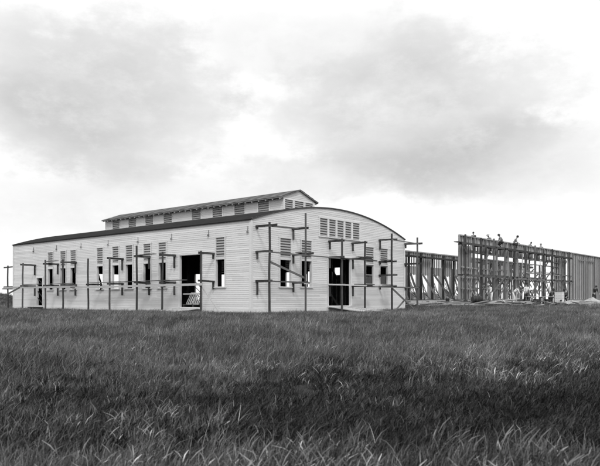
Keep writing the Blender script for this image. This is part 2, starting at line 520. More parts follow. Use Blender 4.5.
# floor, piers, inner posts and braces
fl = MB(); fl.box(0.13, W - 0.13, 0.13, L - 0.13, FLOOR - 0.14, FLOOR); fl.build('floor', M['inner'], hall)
for i in range(7):
    for x in (0.25, W - 0.25):
        y = 0.25 + (L - 0.5) * i / 6
        mb = MB(); mb.box(x - 0.15, x + 0.15, y - 0.15, y + 0.15, gz(x, y) - 0.3, Z0 - 0.09); mb.build('pier', M['stone'], hall)
for i in range(1, 6):
    x = W * i / 6
    for y in (0.25, L - 0.25):
        mb = MB(); mb.box(x - 0.15, x + 0.15, y - 0.15, y + 0.15, gz(x, y) - 0.3, Z0 - 0.09); mb.build('pier', M['stone'], hall)
for i in range(8):
    y = 1.65 + i * 3.3
    for x in (5.4, 10.4):
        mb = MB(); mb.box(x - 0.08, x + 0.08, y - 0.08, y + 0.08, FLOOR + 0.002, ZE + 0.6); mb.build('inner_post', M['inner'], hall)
    tr_ = MB()
    tr_.bar((0.15, y, ZE - 0.12), (W - 0.15, y, ZE - 0.12), 0.06, 0.22)
    for k in range(6):
        xa, xb = 0.6 + k * 2.45, 0.6 + (k + 0.5) * 2.45
        tr_.bar((xa, y + 0.07, ZE - 0.1), (xb, y + 0.07, arc(xb) - 0.15), 0.05, 0.12); tr_.bar((xb, y + 0.07, arc(xb) - 0.15), (xa + 2.45, y + 0.07, ZE - 0.1), 0.05, 0.12)
    tr_.build('roof_truss', M['inner'], hall)
for a, b in (((15.3, 8.4, FLOOR), (15.3, 10.6, 4.4)), ((15.2, 9.9, 2.2), (15.2, 8.5, 4.1)), ((15.3, 5.2, 2.6), (15.3, 6.6, 4.6)), ((7.4, 26.0, FLOOR), (8.6, 26.0, 4.4)), ((8.4, 26.1, FLOOR), (7.3, 26.1, 4.4)),
             ((15.2, 3.4, 1.6), (15.2, 2.2, 4.2)), ((10.4, 1.9, FLOOR), (7.0, 1.9, 4.4)), ((5.5, 25.9, 1.9), (4.5, 25.9, 4.2))):
    mb = MB(); mb.bar(a, b, 0.05, 0.14); mb.build('inner_brace', M['inner'], hall)

for k in range(14):
    y = 3.9 + k * 0.42
    mb = MB(); mb.box(W - 0.23, W - 0.13, y - 0.025, y + 0.025, FLOOR + 0.002, (EYE + 1.85 if 5.5 < y < 6.35 else ZE - 0.1)); mb.build('inner_stud', M['pale'], hall)
# ------------------------------------------------------------------ clerestory monitor on the roof
mon_y0, mon_y1, mh = 3.30, L - 3.30, 1.57
C0 = W / 2
ME, MR = EYE + 6.60, EYE + 7.27
mono = MB()
vents_m = (5.03, 7.28, 9.50, 11.74, 15.0, 17.28, 19.49, 21.72)
def mono_wall(wall, length, zt, hs, top_fn, tn):
    mb = MB(); us = {0.0, length}
    for a, b, _, _ in hs: us |= {a, b}
    if top_fn: us |= {length * i / 12 for i in range(13)}
    zlo = EYE + 5.3; crs = 0.112
    for c in range(int((zt - zlo) / crs) + 1):
        za, zb = zlo + c * crs, min(zlo + (c + 1) * crs, zt)
        if zb - za < 0.01: continue
        t = min(1, max(0, tn.gauss(0.5, 0.2)))
        uu = sorted(us)
        for a, b in zip(uu, uu[1:]):
            mid = (a + b) / 2
            zz = sorted({za, zb} | {z for h in hs if h[0] < mid < h[1] for z in h[2:4] if za < z < zb})
            for p, q in zip(zz, zz[1:]):
                if any(h[0] < mid < h[1] and h[2] < (p + q) / 2 < h[3] for h in hs): continue
                qa = qb = q
                if top_fn:
                    ta, tb = top_fn(a), top_fn(b)
                    if max(ta, tb) <= p + 1e-4: continue
                    qa, qb = min(q, max(ta, p)), min(q, max(tb, p))
                pr = lambda z: 0.011 * (1 - (z - za) / crs) + 0.002
                mb.face([wall.p(a, pr(p), p), wall.p(b, pr(p), p), wall.p(b, pr(qb), qb), wall.p(a, pr(qa), qa)], t)
    return mb
cl = thing('clerestory', (C0, L / 2, EYE + 5.3), None, None)
cl.parent = hall; cl.location = (0, 0, EYE + 5.3 - (Z0 - 0.3))
MLw = Wall((C0 - mh, mon_y0, 0), (0, 1, 0), (-1, 0, 0)); MRw = Wall((C0 + mh, mon_y0, 0), (0, 1, 0), (1, 0, 0))
MFw = Wall((C0 - mh, mon_y0, 0), (1, 0, 0), (0, -1, 0)); MBw = Wall((C0 - mh, mon_y1, 0), (1, 0, 0), (0, 1, 0))
hside = [(t - 0.5 - mon_y0, t + 0.5 - mon_y0, EYE + 5.76, EYE + 6.50) for t in vents_m]
hfront = [(0.14, 0.93, EYE + 5.80, EYE + 6.50), (1.12, 2.02, EYE + 5.80, EYE + 6.50), (2.21, 3.00, EYE + 5.80, EYE + 6.50)]
slope = (MR - ME) / 1.90
ftop = lambda u: MR - 0.06 - abs(u - mh) * slope
for wl, ln, hs, fn, zt in ((MLw, mon_y1 - mon_y0, hside, None, ME + 0.08), (MRw, mon_y1 - mon_y0, hside, None, ME + 0.08), (MFw, 2 * mh, hfront, ftop, MR), (MBw, 2 * mh, hfront, ftop, MR)):
    mono_wall(wl, ln, zt, hs, fn, rs).build('clerestory_wall', M['siding'], cl)
    for a, b, z0, z1 in hs:
        f = MB()
        for u0, u1 in ((a - 0.07, a), (b, b + 0.07)): wl.box(f, u0, u1, -0.05, 0.040, z0 - 0.05, z1 + 0.05)
        wl.box(f, a + 0.001, b - 0.001, -0.05, 0.038, z0 - 0.05, z0); wl.box(f, a + 0.001, b - 0.001, -0.05, 0.038, z1, z1 + 0.05)
        f.build('vent_frame', M['trim'], cl)
        louver(wl, a + 0.002, b - 0.002, z0 + 0.002, z1 - 0.002, cl, pitch=0.13)
ct = MB()
for wl in (MFw, MBw): wl.box(ct, -0.03, 0.08, 0.024, 0.045, EYE + 5.3, ME - 0.02); wl.box(ct, 2 * mh - 0.08, 2 * mh + 0.03, 0.024, 0.045, EYE + 5.3, ME - 0.02)
ct.build('corner_board', M['trim'], cl)
rf = MB(); ov = 0.12
for sg in (-1, 1):
    xa, xb = C0, C0 + sg * 1.92
    P = [(xa, mon_y0 - ov, MR - 0.06), (xb, mon_y0 - ov, ME - 0.06), (xb, mon_y1 + ov, ME - 0.06), (xa, mon_y1 + ov, MR - 0.06)]
    Q = [(x, y, z + 0.075) for x, y, z in P]
    if sg < 0: P, Q = [P[k] for k in (1, 0, 3, 2)], [Q[k] for k in (1, 0, 3, 2)]
    rf.hexa(P + Q)
    for j in range(4):      # shingle courses
        s0, s1 = j / 4, (j + 1) / 4
        za, zb = MR + (ME - MR) * s0 + 0.017, MR + (ME - MR) * s1 + 0.035
        x0_, x1_ = xa + (xb - xa) * s0, xa + (xb - xa) * s1 + sg * 0.02
        rf.face([(x0_, mon_y0 - ov - 0.02, za), (x1_, mon_y0 - ov - 0.02, zb), (x1_, mon_y1 + ov + 0.02, zb), (x0_, mon_y1 + ov + 0.02, za)][::(1 if sg < 0 else -1)])
ro = rf.build('clerestory_roof', M['shingle'], cl)
for k in range(33):
    y = mon_y0 + 0.05 + k * (mon_y1 - mon_y0 - 0.1) / 32
    for sg in (-1, 1):
        rt = MB(); rt.bar((C0 + sg * (mh + 0.03), y, ME + 0.02), (C0 + sg * 1.90, y, ME - 0.10), 0.05, 0.09); rt.build('rafter_tail', M['trim'], cl)

# ------------------------------------------------------------------ pole scaffolds along the two walls
def scaffold(label, wall, poles, off, ledgers, extra, plank_spans):
    x, y, _ = wall.p(poles[0][0], off, 0)
    root = thing('scaffold', (x, y, gz(x, y)), label, 'scaffold')
    for i, (u, top, lean, levels) in enumerate(poles):
        a = wall.p(u, off, 0); g = gz(a[0], a[1])
        b = wall.p(u + lean, off, EYE + top)
        mb = MB(); lo_pt = Vector((a[0], a[1], g - 0.25)); hi_pt = Vector(b); prev = lo_pt; wd_ = R.uniform(0.080, 0.108)
        for q in range(1, 5):
            nx = lo_pt.lerp(hi_pt, q / 4) + (Vector((R.uniform(-0.02, 0.02), R.uniform(-0.02, 0.02), 0)) if q < 4 else Vector((0, 0, 0)))
            mb.bar(prev, nx, wd_ * (1.06 - 0.04 * q), 0.085); prev = nx
        mb.build('pole', M['polewood'], root)
        for zl, drop, past in levels:
            z = EYE + zl; uu = u + 0.105
            mb = MB(); mb.bar(wall.p(uu, off + past, z + R.uniform(-0.03, 0.03)), wall.p(uu, 0.03, z), 0.05, R.uniform(0.10, 0.135))
            p = mb.build('putlog', M['rawtimber'], root)
            mb = MB(); wall.box(mb, uu + 0.026, uu + 0.075, 0.045, 0.16, z - drop, z + 0.06)
            mb.build('cleat', M['rawtimber'], p)
    for a, b, m in ledgers:
        mb = MB(); mb.bar(wall.p(a[0], off + 0.085, EYE + a[1]), wall.p(b[0], off + 0.085, EYE + b[1]), 0.035, 0.13 if wall is WL else 0.075); mb.build('ledger', M[m], root)
    for u0, u1, n0, zl in plank_spans:
        mb = MB(); mb.bar(wall.p(u0, n0, EYE + zl + 0.10), wall.p(u1, n0, EYE + zl + 0.115), 0.24, 0.045); mb.build('plank', M['board'], root)
    for a, b in extra:
        mb = MB(); mb.bar(wall.p(*a), wall.p(*b), 0.05, 0.11); mb.build('brace', M['board'], root)
    return root
lo, hi = 1.02, 2.64
std = lambda top2=hi, p=0.12: [(lo, 0.75, p), (top2, 0.75, p)]
left_poles = [(22.78, 2.72, -0.10, std(2.60)), (19.47, 2.85, 0.0, std(2.58)), (17.10, 2.80, 0, std(2.62)),
              (13.95, 2.72, 0.02, [(lo, 0.4, 0.1)]), (11.50, 2.72, 0, std()), (8.65, 3.30, 0, std(2.66)), (6.19, 2.80, -0.06, std()), (2.75, 2.70, 0, [(lo, 0.45, 0.12), (2.60, 0.30, 0.1)])]
scaffold('rough pole scaffold standing along the long side wall of the white building', WL, left_poles, 1.15,
         [((25.6, 0.90), (15.4, 0.87), 'pale'), ((16.0, 0.80), (2.5, 0.84), 'pale')],
         [((22.9, 1.20, EYE + 0.95), (25.6, 3.4, gz(-3.4, 25.6)))],
         [(23.0, 20.7, 0.85, lo), (19.8, 16.8, 0.6, lo), (19.9, 18.4, 0.85, hi), (14.3, 11.0, 0.75, lo), (11.8, 8.3, 0.6, lo), (9.0, 5.9, 0.85, lo), (9.1, 7.3, 0.8, hi), (6.5, 4.6, 0.7, lo)])
bmb = MB(); bmb.bar(WL.p(2.95, 1.05, EYE + 0.85), WL.p(1.75, 0.55, gz(-0.55, 1.75)), 0.035, 0.06)
tag(bmb.build('prop', M['pale'], None, (-0.55, 1.75, gz(-0.55, 1.75))), 'thin pale prop leaning beside the wide side doorway', 'prop')
scaffold('single scaffold pole at the far left corner of the white building', WB, [(0.12, 2.75, 0, [(lo, 0.4, 0.9), (hi, 0.4, 0.9)]), (4.5, 2.75, 0, [(lo, 0.4, 0.2), (hi, 0.4, 0.2)])], 1.15,
         [((-0.3, 0.86), (4.9, 0.84), 'board')], [], [])
front_poles = [(0.23, 4.12, 0, [(1.0, 0.75, 0.1), (2.60, 0.40, 0.12), (3.98, 0.16, 0.45)]), (3.24, 4.90, 0, [(0.97, 0.55, 0.1), (2.58, 0.5, 0.5), (4.08, 0.62, 0.12)]),
               (6.70, 3.70, 0, [(0.90, 0.7, 0.1), (2.60, 0.65, 0.1), (3.60, 0.5, 0.1)]), (9.14, 3.72, 0.02, [(0.86, 0.65, 0.5), (2.62, 0.65, 0.45), (3.63, 0.5, 0.1)]),
               (12.32, 4.42, -0.03, [(0.88, 0.2, 0.3), (1.65, 0.1, 0.35), (2.58, 0.2, 0.3), (4.06, 0.65, 0.35)]), (15.65, 4.40, 0, [(0.85, 0.2, 0.3), (2.55, 0.2, 0.3), (4.0, 0.3, 0.35)])]
scaffold('rough pole scaffold standing in front of the arched gable of the white building', WF, front_poles, 1.15,
         [((0.1, 0.98), (3.5, 0.95), 'board'), ((3.0, 0.90), (9.4, 0.88), 'pale'), ((9.0, 0.82), (15.9, 0.84), 'board'), ((0.1, 2.52), (6.9, 2.48), 'board'),
          ((6.4, 2.50), (10.4, 2.50), 'board'), ((0.1, 3.90), (2.5, 3.96), 'board'), ((12.2, 4.0), (15.9, 3.94), 'board')],
         [((0.23, 1.1, EYE + 2.04), (3.3, 1.05, EYE + 1.22)), ((12.4, 1.15, EYE + 0.72), (14.7, 1.6, gz(14.7, -1.6))), ((13.9, 1.2, EYE + 0.0), (12.3, 1.3, gz(12.3, -1.3)))],
         [(3.0, 4.3, 0.7, 2.58), (9.0, 10.6, 0.7, 2.62), (8.6, 10.6, 0.8, 0.86), (12.0, 13.0, 0.7, 0.88), (11.9, 13.1, 0.6, 2.58), (6.3, 7.1, 0.6, 3.6)])

# ------------------------------------------------------------------ ramps and the step at the doors
def ramp(name, label, wall, u0, u1, n1, ztop, cat):
    p = wall.p((u0 + u1) / 2, n1 / 2, 0)
    g = min(gz(*wall.p(u0, n1, 0)[:2]), gz(*wall.p(u1, n1, 0)[:2]))
    root = thing(name, (p[0], p[1], g), label, cat)
    n = 7; wd = (u1 - u0) / n
    for i in range(n):
        mb = MB(); a, b = u0 + i * wd + 0.012, u0 + (i + 1) * wd - 0.012
        zz = R.uniform(-0.012, 0.012); ov_ = R.uniform(-0.15, 0.15)
        zb = g + 0.14
        P = [wall.p(a, 0.17, ztop - 0.05 + zz), wall.p(b, 0.17, ztop - 0.05 + zz), wall.p(b, n1 + ov_, zb - 0.05 + zz), wall.p(a, n1 + ov_, zb - 0.05 + zz)]
        mb.hexa(P + [(x, y, z + 0.045) for x, y, z in P]); mb.build('deck_board', M['pale'], root)
    for u in (u0 + 0.12, (u0 + u1) / 2, u1 - 0.12):
        mb = MB(); mb.bar(wall.p(u, 0.2, ztop - 0.15), wall.p(u, n1 - 0.1, g + 0.04), 0.06, 0.16); mb.build('bearer', M['rawtimber'], root)
    for u in (u0 + 0.15, u1 - 0.15):
        mb = MB(); q = wall.p(u, 0.35, 0); mb.box(q[0] - 0.07, q[0] + 0.07, q[1] - 0.07, q[1] + 0.07, gz(q[0], q[1]) - 0.2, ztop - 0.18); mb.build('post', M['rawtimber'], root)
    return root
ramp('plank_ramp', 'pale plank ramp leading up to the big gable doorway', WF, 6.7, 9.3, 3.4, EYE - 0.42, 'ramp')
ramp('plank_ramp', 'pale plank ramp at the wide doorway in the long side wall', WL, 4.1, 5.9, 2.6, EYE - 0.50, 'ramp')
st_ = thing('doorstep', (-0.4, 22.35, gz(-0.4, 22.35)), 'low dark wooden step below the narrow door of the long wall', 'step')
mb = MB(); mb.box(-0.62, -0.06, 21.75, 22.95, Z0 - 0.02, Z0 + 0.05); mb.build('tread', M['rawtimber'], st_)
for y in (21.85, 22.85):
    mb = MB(); mb.box(-0.58, -0.10, y - 0.04, y + 0.04, gz(-0.4, y) - 0.1, Z0 - 0.022); mb.build('support', M['rawtimber'], st_)

# white window sashes leaning in the side doorway, on a low pallet
pl = thing('pallet', (0.45, 4.97, FLOOR), 'low dark pallet under the white sashes in the wide side doorway', 'pallet')
for k in range(6):
    b = MB(); b.box(0.16 + k * 0.11, 0.25 + k * 0.11, 4.05, 5.90, FLOOR + 0.152, FLOOR + 0.178); b.build('slat', M['rawtimber'], pl)
for y in (4.12, 4.97, 5.82):
    b = MB(); b.box(0.17, 0.80, y - 0.05, y + 0.05, FLOOR + 0.002, FLOOR + 0.15); b.build('bearer', M['rawtimber'], pl)
for k in range(6):
    root = thing('window_sash', (0.35, 4.70 + k * 0.20, FLOOR + 0.18), 'white window sash leaning in the wide doorway of the long wall', 'sash', 'white sashes leaning in the side doorway')
    a0, b0 = Vector((0.30 + 0.04 * (k % 3), 4.60 + k * 0.21, FLOOR + 0.20)), Vector((0, -0.42 - 0.03 * (k % 2), 0.66))
    wv = Vector((0.0, 0.36, 0.0)) if k == 1 else Vector((0.0, 0.15, 0.0))
    for nm, p, q in (('stile', a0, a0 + b0), ('stile', a0 + wv, a0 + wv + b0), ('rail', a0, a0 + wv), ('rail', a0 + b0, a0 + b0 + wv)):
        mb = MB(); mb.bar(p, q, 0.035, 0.045, up=(1, 0, 0)); mb.build(nm, M['trim'], root)
mb = MB(); mb.box(0.20, 0.26, 4.02, 5.92, EYE + 0.30, EYE + 0.36)
tag(mb.build('guard_rail', M['pale'], None, (0.23, 5, EYE + 0.30)), 'pale rail across the wide doorway behind the leaning sashes', 'rail')

# ------------------------------------------------------------------ the unfinished frame building on the right
F_S0, F_S1, F_T, F_TOP = 26.5, 74.0, 1.0, EYE + 5.58
DECK = EYE - 0.02
B_S0, B_S1, B_T, B_TOP = 25.0, 62.5, 9.0, EYE + 4.85
def fz(s, t): return gz(s, t)
def boards(mb, s0, s1, t0, t1, z0, z1, wd=0.26, gap=0.012, skip=0.0, rnd=R, tone=None):
    s = s0
    while s < s1 - 0.03:
        e = min(s1, s + wd * rnd.uniform(0.8, 1.2))
        if rnd.random() >= skip: mb.box(s, e - gap, t0, t1, z0 + rnd.uniform(-0.02, 0.02), z1, rnd.random() if tone is None else min(1, max(0, rnd.gauss(tone, 0.2))))
        s = e
FW = thing('timber_wall_frame', (F_S0, F_T, fz(F_S0, F_T)), 'tall unfinished timber stud wall with men along its top, right of the white building', 'wall frame')
BW = thing('timber_wall_frame', (B_S0, B_T, fz(B_S0, B_T)), 'lower unfinished stud wall standing behind the yard, between the white building and the tall frame', 'wall frame')
# ground floor platform of the frame
mb = MB(); mb.box(F_S0 - 0.2, F_S1, F_T - 0.05, B_T + 0.1, DECK - 0.10, DECK); mb.build('floor_deck', M['board'], FW)
for k in range(20):
    s = F_S0 + 0.1 + k * 2.4
    mb = MB(); mb.box(s - 0.12, s + 0.12, F_T + 0.1, F_T + 0.34, fz(s, F_T) - 0.3, DECK - 0.102); mb.build('pier', M['stone'], FW)
mb = MB(); mb.box(F_S0, F_S1, F_T, F_T + 0.15, F_TOP - 0.10, F_TOP); mb.build('top_plate', M['stud'], FW)
mb = MB(); mb.box(F_S0, F_S1, F_T, F_T + 0.15, DECK + 0.002, DECK + 0.07); mb.build('sill_plate', M['stud'], FW)
fposts = [29.25 + 2.43 * k for k in range(9)] + [50.9 + 0.1, 53.0, 55.6]
for p in fposts:
    mb = MB(); mb.box(p - 0.085, p + 0.085, F_T - 0.012, F_T + 0.16, DECK + 0.072, F_TOP - 0.102); mb.build('post', M['stud'], FW)
for z in (3.66, 4.13):
    for a, b in zip(fposts[:9], fposts[1:10]):
        mb = MB(); mb.box(a + 0.102, b - 0.102, F_T + 0.01, F_T + 0.14, EYE + z - 0.04, EYE + z + 0.04); mb.build('header', M['stud'], FW)
s = F_S0 + 0.03; nst = 0
while s < F_S1 and nst < 96:
    near = min(abs(s - p) for p in fposts)
    if near > 0.2:
        spans = [(DECK + 0.072, F_TOP - 0.102)] if (s < 29.2 or s > 49) else ([(EYE + 4.172, F_TOP - 0.102)] + ([(DECK + 0.072, EYE + 3.618)] if s < 40 or R.random() < 0.4 else []))
        for za, zb in spans:
            mb = MB(); mb.bar((s, F_T + 0.075, za), (s + R.uniform(-0.03, 0.03), F_T + 0.075, zb), 0.05, 0.12, up=(0, 1, 0)); mb.build('stud', M['stud'], FW); nst += 1
    s += R.choice((0.40, 0.50)) if s < 29.2 else (R.choice((0.48, 0.60, 0.72)) if s < 42 else (R.choice((0.62, 0.80, 0.95)) if s < 56 else 0.75))
for a, b in zip(fposts[5:9], fposts[6:10]):      # mid rails of the open bays
    mb = MB(); mb.box(a + 0.102, b - 0.102, F_T + 0.02, F_T + 0.12, EYE + 2.86, EYE + 2.93); mb.build('header', M['stud'], FW)
# boarding: the band under the plate, the closed bays at both ends
for s0, s1, z0, z1, sk in ((F_S0, 54.9, EYE + 4.86, F_TOP - 0.02, 0.02), (29.4, 48.6, EYE + 4.18, EYE + 4.84, 0.30), (F_S0, 29.2, DECK + 0.08, EYE + 4.70, 0.42), (29.3, 41.5, DECK + 1.5, EYE + 3.4, 0.90),
                           (29.3, 42.0, DECK + 0.1, DECK + 1.3, 0.85), (49.6, 52.7, DECK + 0.08, EYE + 4.80, 0.0), (55.6, 60.0, DECK + 0.08, F_TOP - 0.02, 0.0), (60.05, F_S1, DECK + 0.08, F_TOP - 0.02, 0.0)):
    mb = MB(); boards(mb, s0, s1, F_T + 0.152, F_T + 0.178, z0, z1, 0.24, 0.02 if sk else 0.008, sk, tone=0.52 if s0 > 49 else None); mb.build('sheathing', M['sheath'], FW)
for s0, s1 in ((57.6, 60.0), (60.8, 63.6)):
    mb = MB()
    mb.box(s0, s0 + 0.12, F_T - 0.03, F_T - 0.002, DECK + 0.1, EYE + 4.9); mb.box(s1 - 0.12, s1, F_T - 0.03, F_T - 0.002, DECK + 0.1, EYE + 4.9)
    mb.box(s0 + 0.13, s1 - 0.13, F_T - 0.03, F_T - 0.002, EYE + 4.75, EYE + 4.9); mb.build('batten', M['stud'], FW)
# horizontal girts and crossed braces between the studs
for z in (0.95, 1.9, 2.75):
    s = F_S0 + 0.2
    while s < 55:
        e = s + R.uniform(2.0, 4.5)
        if R.random() < 0.75:
            mb = MB(); mb.bar((s, F_T - 0.028, EYE + z + R.uniform(-0.06, 0.06)), (min(e, 55.4), F_T - 0.028, EYE + z + R.uniform(-0.06, 0.06)), 0.05, 0.12); mb.build('girt', M['stud'], FW)
        s = e
s = 29.4
while s < 54:
    e = s + R.uniform(1.8, 2.6)
    za, zb = R.uniform(0.2, 1.2), R.uniform(2.0, 3.6)
    if R.random() < 0.5: za, zb = zb, za
    mb = MB(); mb.bar((s, F_T + 0.21, EYE + za), (e, F_T + 0.21, EYE + zb), 0.03, 0.10, up=(0, 1, 0)); mb.build('brace', M['stud'], FW)
    if R.random() < 0.7:
        mb = MB(); mb.bar((s, F_T + 0.26, EYE + 4.1), (e, F_T + 0.26, EYE + 4.75), 0.03, 0.10, up=(0, 1, 0)); mb.build('brace', M['stud'], FW)
    # long raking prop inside
    mb = MB(); x = R.uniform(s, e); mb.bar((x, F_T + 0.3, EYE + R.uniform(2.6, 4.6)), (x + R.uniform(-1.2, 1.2), F_T + R.uniform(2.0, 3.6), DECK + 0.05), 0.05, 0.12); mb.build('prop', M['stud'], FW)
    s = e
for k in range(48):
    a = R.uniform(29.5, 54); z0_ = R.uniform(0.0, 2.2); dz = R.uniform(0.9, 2.2); dx_ = R.choice((-1, 1)) * R.uniform(0.6, 1.9); t_ = F_T + R.uniform(0.5, 3.2)
    mb = MB(); mb.bar((a, t_, EYE + z0_), (min(54.5, a + dx_), t_ + R.uniform(-0.2, 0.2), min(EYE + 4.0, EYE + z0_ + dz)), 0.04, 0.10); mb.build('brace', M[R.choice(('stud', 'board'))], FW)
# outside scaffold of the frame
FS = thing('scaffold', (F_S0, F_T - 1.0, fz(F_S0, F_T - 1.0)), 'pole scaffold with a long high plank walk along the tall stud wall on the right', 'scaffold')
fpoles = (26.55, 29.6, 32.2, 34.65, 37.0, 39.6, 42.2, 44.6, 47.1, 49.9, 52.6)
for s in fpoles:
    off = 0.75; s2 = s - 0.75 * 0.75
    mb = MB(); mb.bar((s2, F_T - off, fz(s2, F_T - off) - 0.2), (s2 + R.uniform(-0.06, 0.06), F_T - off, EYE + 5.35 + R.uniform(-0.2, 0.25)), 0.13, 0.11); mb.build('pole', M[R.choice(('rawtimber', 'board', 'board'))], FS)
    for z in (4.72, 2.1):
        mb = MB(); mb.bar((s2 + 0.12, F_T - off - 0.25, EYE + z), (s2 + 0.12, F_T - 0.03, EYE + z), 0.06, 0.15); mb.build('putlog', M['rawtimber'], FS)
for s0, s1, n, z in ((25.1, 31.5, 0.34, 4.84), (31.3, 37.3, 0.34, 4.86), (37.0, 43.5, 0.34, 4.84), (43.3, 49.0, 0.34, 4.86), (48.8, 53.0, 0.34, 4.84), (30.2, 37.0, 0.36, 2.22), (38.0, 45.0, 0.36, 2.22)):
    mb = MB(); mb.bar((s0, F_T - n, EYE + z), (s1, F_T - n, EYE + z), 0.42, 0.06); mb.build('plank', M['board'], FS)
for s0, s1, z in ((25.2, 34.0, 4.70), (33.8, 44.0, 4.70), (43.8, 52.8, 4.70), (26.0, 36.0, 2.05), (35.5, 46.0, 2.02), (45.7, 53.0, 2.05)):
    mb = MB(); mb.bar((s0, F_T - 0.86, EYE + z), (s1, F_T - 0.86, EYE + z + R.uniform(-0.04, 0.04)), 0.05, 0.17); mb.build('ledger', M['rawtimber' if z > 3 else 'board'], FS)
mb = MB(); mb.bar((25.2, F_T - 0.86, EYE + 4.66), (26.0, F_T - 0.86, EYE + 3.85), 0.06, 0.13); mb.build('brace', M['rawtimber'], FS)
for a, b in ((30.0, 33.5), (40.2, 37.6), (46.0, 43.2)):
    mb = MB(); mb.bar((a, F_T - 0.95, EYE + 0.05), (b, F_T - 0.95, EYE + 2.0), 0.05, 0.13); mb.build('brace', M['board'], FS)
for k in range(16):
    s = 27.4 + k * 1.62 + R.uniform(-0.3, 0.3)
    mb = MB(); mb.bar((s, F_T - 0.62, EYE + R.choice((-0.3, 1.2, 2.0))), (s + R.uniform(-0.5, 0.5), F_T - 0.60, EYE + R.choice((2.2, 4.6, 4.6))), 0.05, 0.08); mb.build('upright', M[R.choice(('stud', 'board', 'pale'))], FS)
for k in range(10):
    s = 28.0 + k * 2.5
    mb = MB(); mb.bar((s, F_T - 0.69, EYE + R.uniform(0.1, 0.6)), (s + R.choice((-1, 1)) * 2.2, F_T - 0.67, EYE + 2.05), 0.04, 0.09); mb.build('brace', M['stud'], FS)
# inside walk on which the men at the plate stand
IS = thing('scaffold', (29.9, F_T + 1.2, DECK), 'inner plank walk on posts right behind the tall stud wall', 'scaffold')
for s0, s1 in ((29.4, 34.1), (34.0, 39.1), (39.0, 45.1), (45.0, 50.2)):
    mb = MB(); mb.bar((s0, F_T + 0.75, EYE + 4.36 + 0.02 * (s0 % 2)), (s1, F_T + 0.75, EYE + 4.36), 0.5, 0.06); mb.build('plank', M['board'], IS)
for s in (29.9, 33.0, 36.3, 40.5, 44.7, 49.4):
    mb = MB(); mb.bar((s, F_T + 1.05, DECK), (s, F_T + 1.05, EYE + 4.55), 0.12, 0.10); mb.build('pole', M['rawtimber'], IS)
    mb = MB(); mb.bar((s + 0.12, F_T + 1.15, EYE + 4.24), (s + 0.12, F_T + 0.2, EYE + 4.24), 0.06, 0.14); mb.build('putlog', M['rawtimber'], IS)

# rear wall of the frame
mb = MB(); mb.box(B_S0, B_S1, B_T, B_T + 0.15, B_TOP - 0.12, B_TOP); mb.build('top_plate', M['stud'], BW)
mb = MB(); mb.box(B_S0, B_S1, B_T, B_T + 0.15, DECK + 0.002, DECK + 0.07); mb.build('sill_plate', M['stud'], BW)
mb = MB(); mb.box(B_S0, F_S0 - 0.25, B_T - 1.0, B_T + 0.4, fz(B_S0, B_T) - 0.3, DECK - 0.01); mb.build('footing', M['stone'], BW)
posts = [28.95 + 2.36 * k for k in range(15)]
s, i = B_S0 + 0.03, 0
while s < B_S1 and i < 98:
    mb = MB(); ph = (s - 28.95) % 2.36
    mb.bar((s, B_T + 0.075, EYE + 2.45 if 0.66 < ph < 1.70 else DECK + 0.072), (s, B_T + 0.075, B_TOP - 0.122), 0.055, 0.13, up=(0, 1, 0)); mb.build('stud', M['stud'], BW); s += 0.47; i += 1
for k, p in enumerate(posts):
    mb = MB(); mb.box(p - 0.11, p + 0.11, B_T - 0.16, B_T - 0.002, DECK, B_TOP - 0.125); mb.build('post', M['rawtimber'], BW)
    a, b = p + 0.12, p + 2.24
    c_ = (a + b) / 2
    sh = MB()
    boards(sh, a, b, B_T + 0.152, B_T + 0.176, EYE + 4.28, B_TOP - 0.01, 0.25, 0.01, tone=0.9)
    if k >= 6 and k % 3 != 0:
        sh.build('sheathing', M['sheath'], BW)
    elif k >= 6:
        boards(sh, a, b, B_T + 0.152, B_T + 0.176, EYE + 1.4, EYE + 3.4, 0.25, 0.02, 0.25, tone=0.6); sh.build('sheathing', M['sheath'], BW)
    if k >= 6: continue
    if k % 2 == 0: boards(sh, a, b, B_T + 0.152, B_T + 0.176, EYE + 3.35, EYE + 4.275, 0.25, 0.01, tone=0.95)
    boards(sh, a, b, B_T + 0.152, B_T + 0.176, EYE + 2.52, EYE + 3.345, 0.25, 0.008, tone=0.9)
    boards(sh, a, c_ - 0.55, B_T + 0.152, B_T + 0.176, DECK + 0.08, EYE + 2.515, 0.25, 0.012, tone=0.55)
    boards(sh, c_ + 0.55, b, B_T + 0.152, B_T + 0.176, DECK + 0.08, EYE + 2.515, 0.25, 0.012, tone=0.55)
    boards(sh, c_ - 0.55, c_ + 0.55, B_T + 0.152, B_T + 0.176, DECK + 0.08, EYE + R.uniform(0.45, 0.9), 0.25, 0.012, tone=0.5)
    sh.build('sheathing', M['sheath'], BW)
    for q in (-1, 1):      # raking braces down to the deck
        mb = MB(); mb.bar((p + q * 0.1, B_T - 0.2, EYE + 2.6), (p + q * R.uniform(0.8, 1.1), B_T - R.uniform(0.6, 1.8), DECK + 0.05), 0.06, 0.2); mb.build('brace', M['board'], BW)
for s0, s1 in ((24.0, 34.0), (33.8, 44.0), (43.8, 54.0), (53.8, 63.0)):
    mb = MB(); mb.bar((s0, B_T - 0.28, EYE + 4.28), (s1, B_T - 0.28, EYE + 4.28), 0.30, 0.17); mb.build('plank', M['rawtimber'], BW)
# big rough shores against the rear wall (dark triangles in front of the openings)
for k, p in enumerate(posts[:8]):
    mb = MB()
    for j in range(5):
        mb.bar((p + 0.2 + 0.13 * j, B_T - 0.9, DECK), (p + 0.0 + 0.05 * j, B_T - 0.3, EYE + 1.7 - 0.3 * j + R.uniform(-0.1, 0.1)), 0.16, 0.04)
    mb.build('leaning_boards', M['board'], BW)

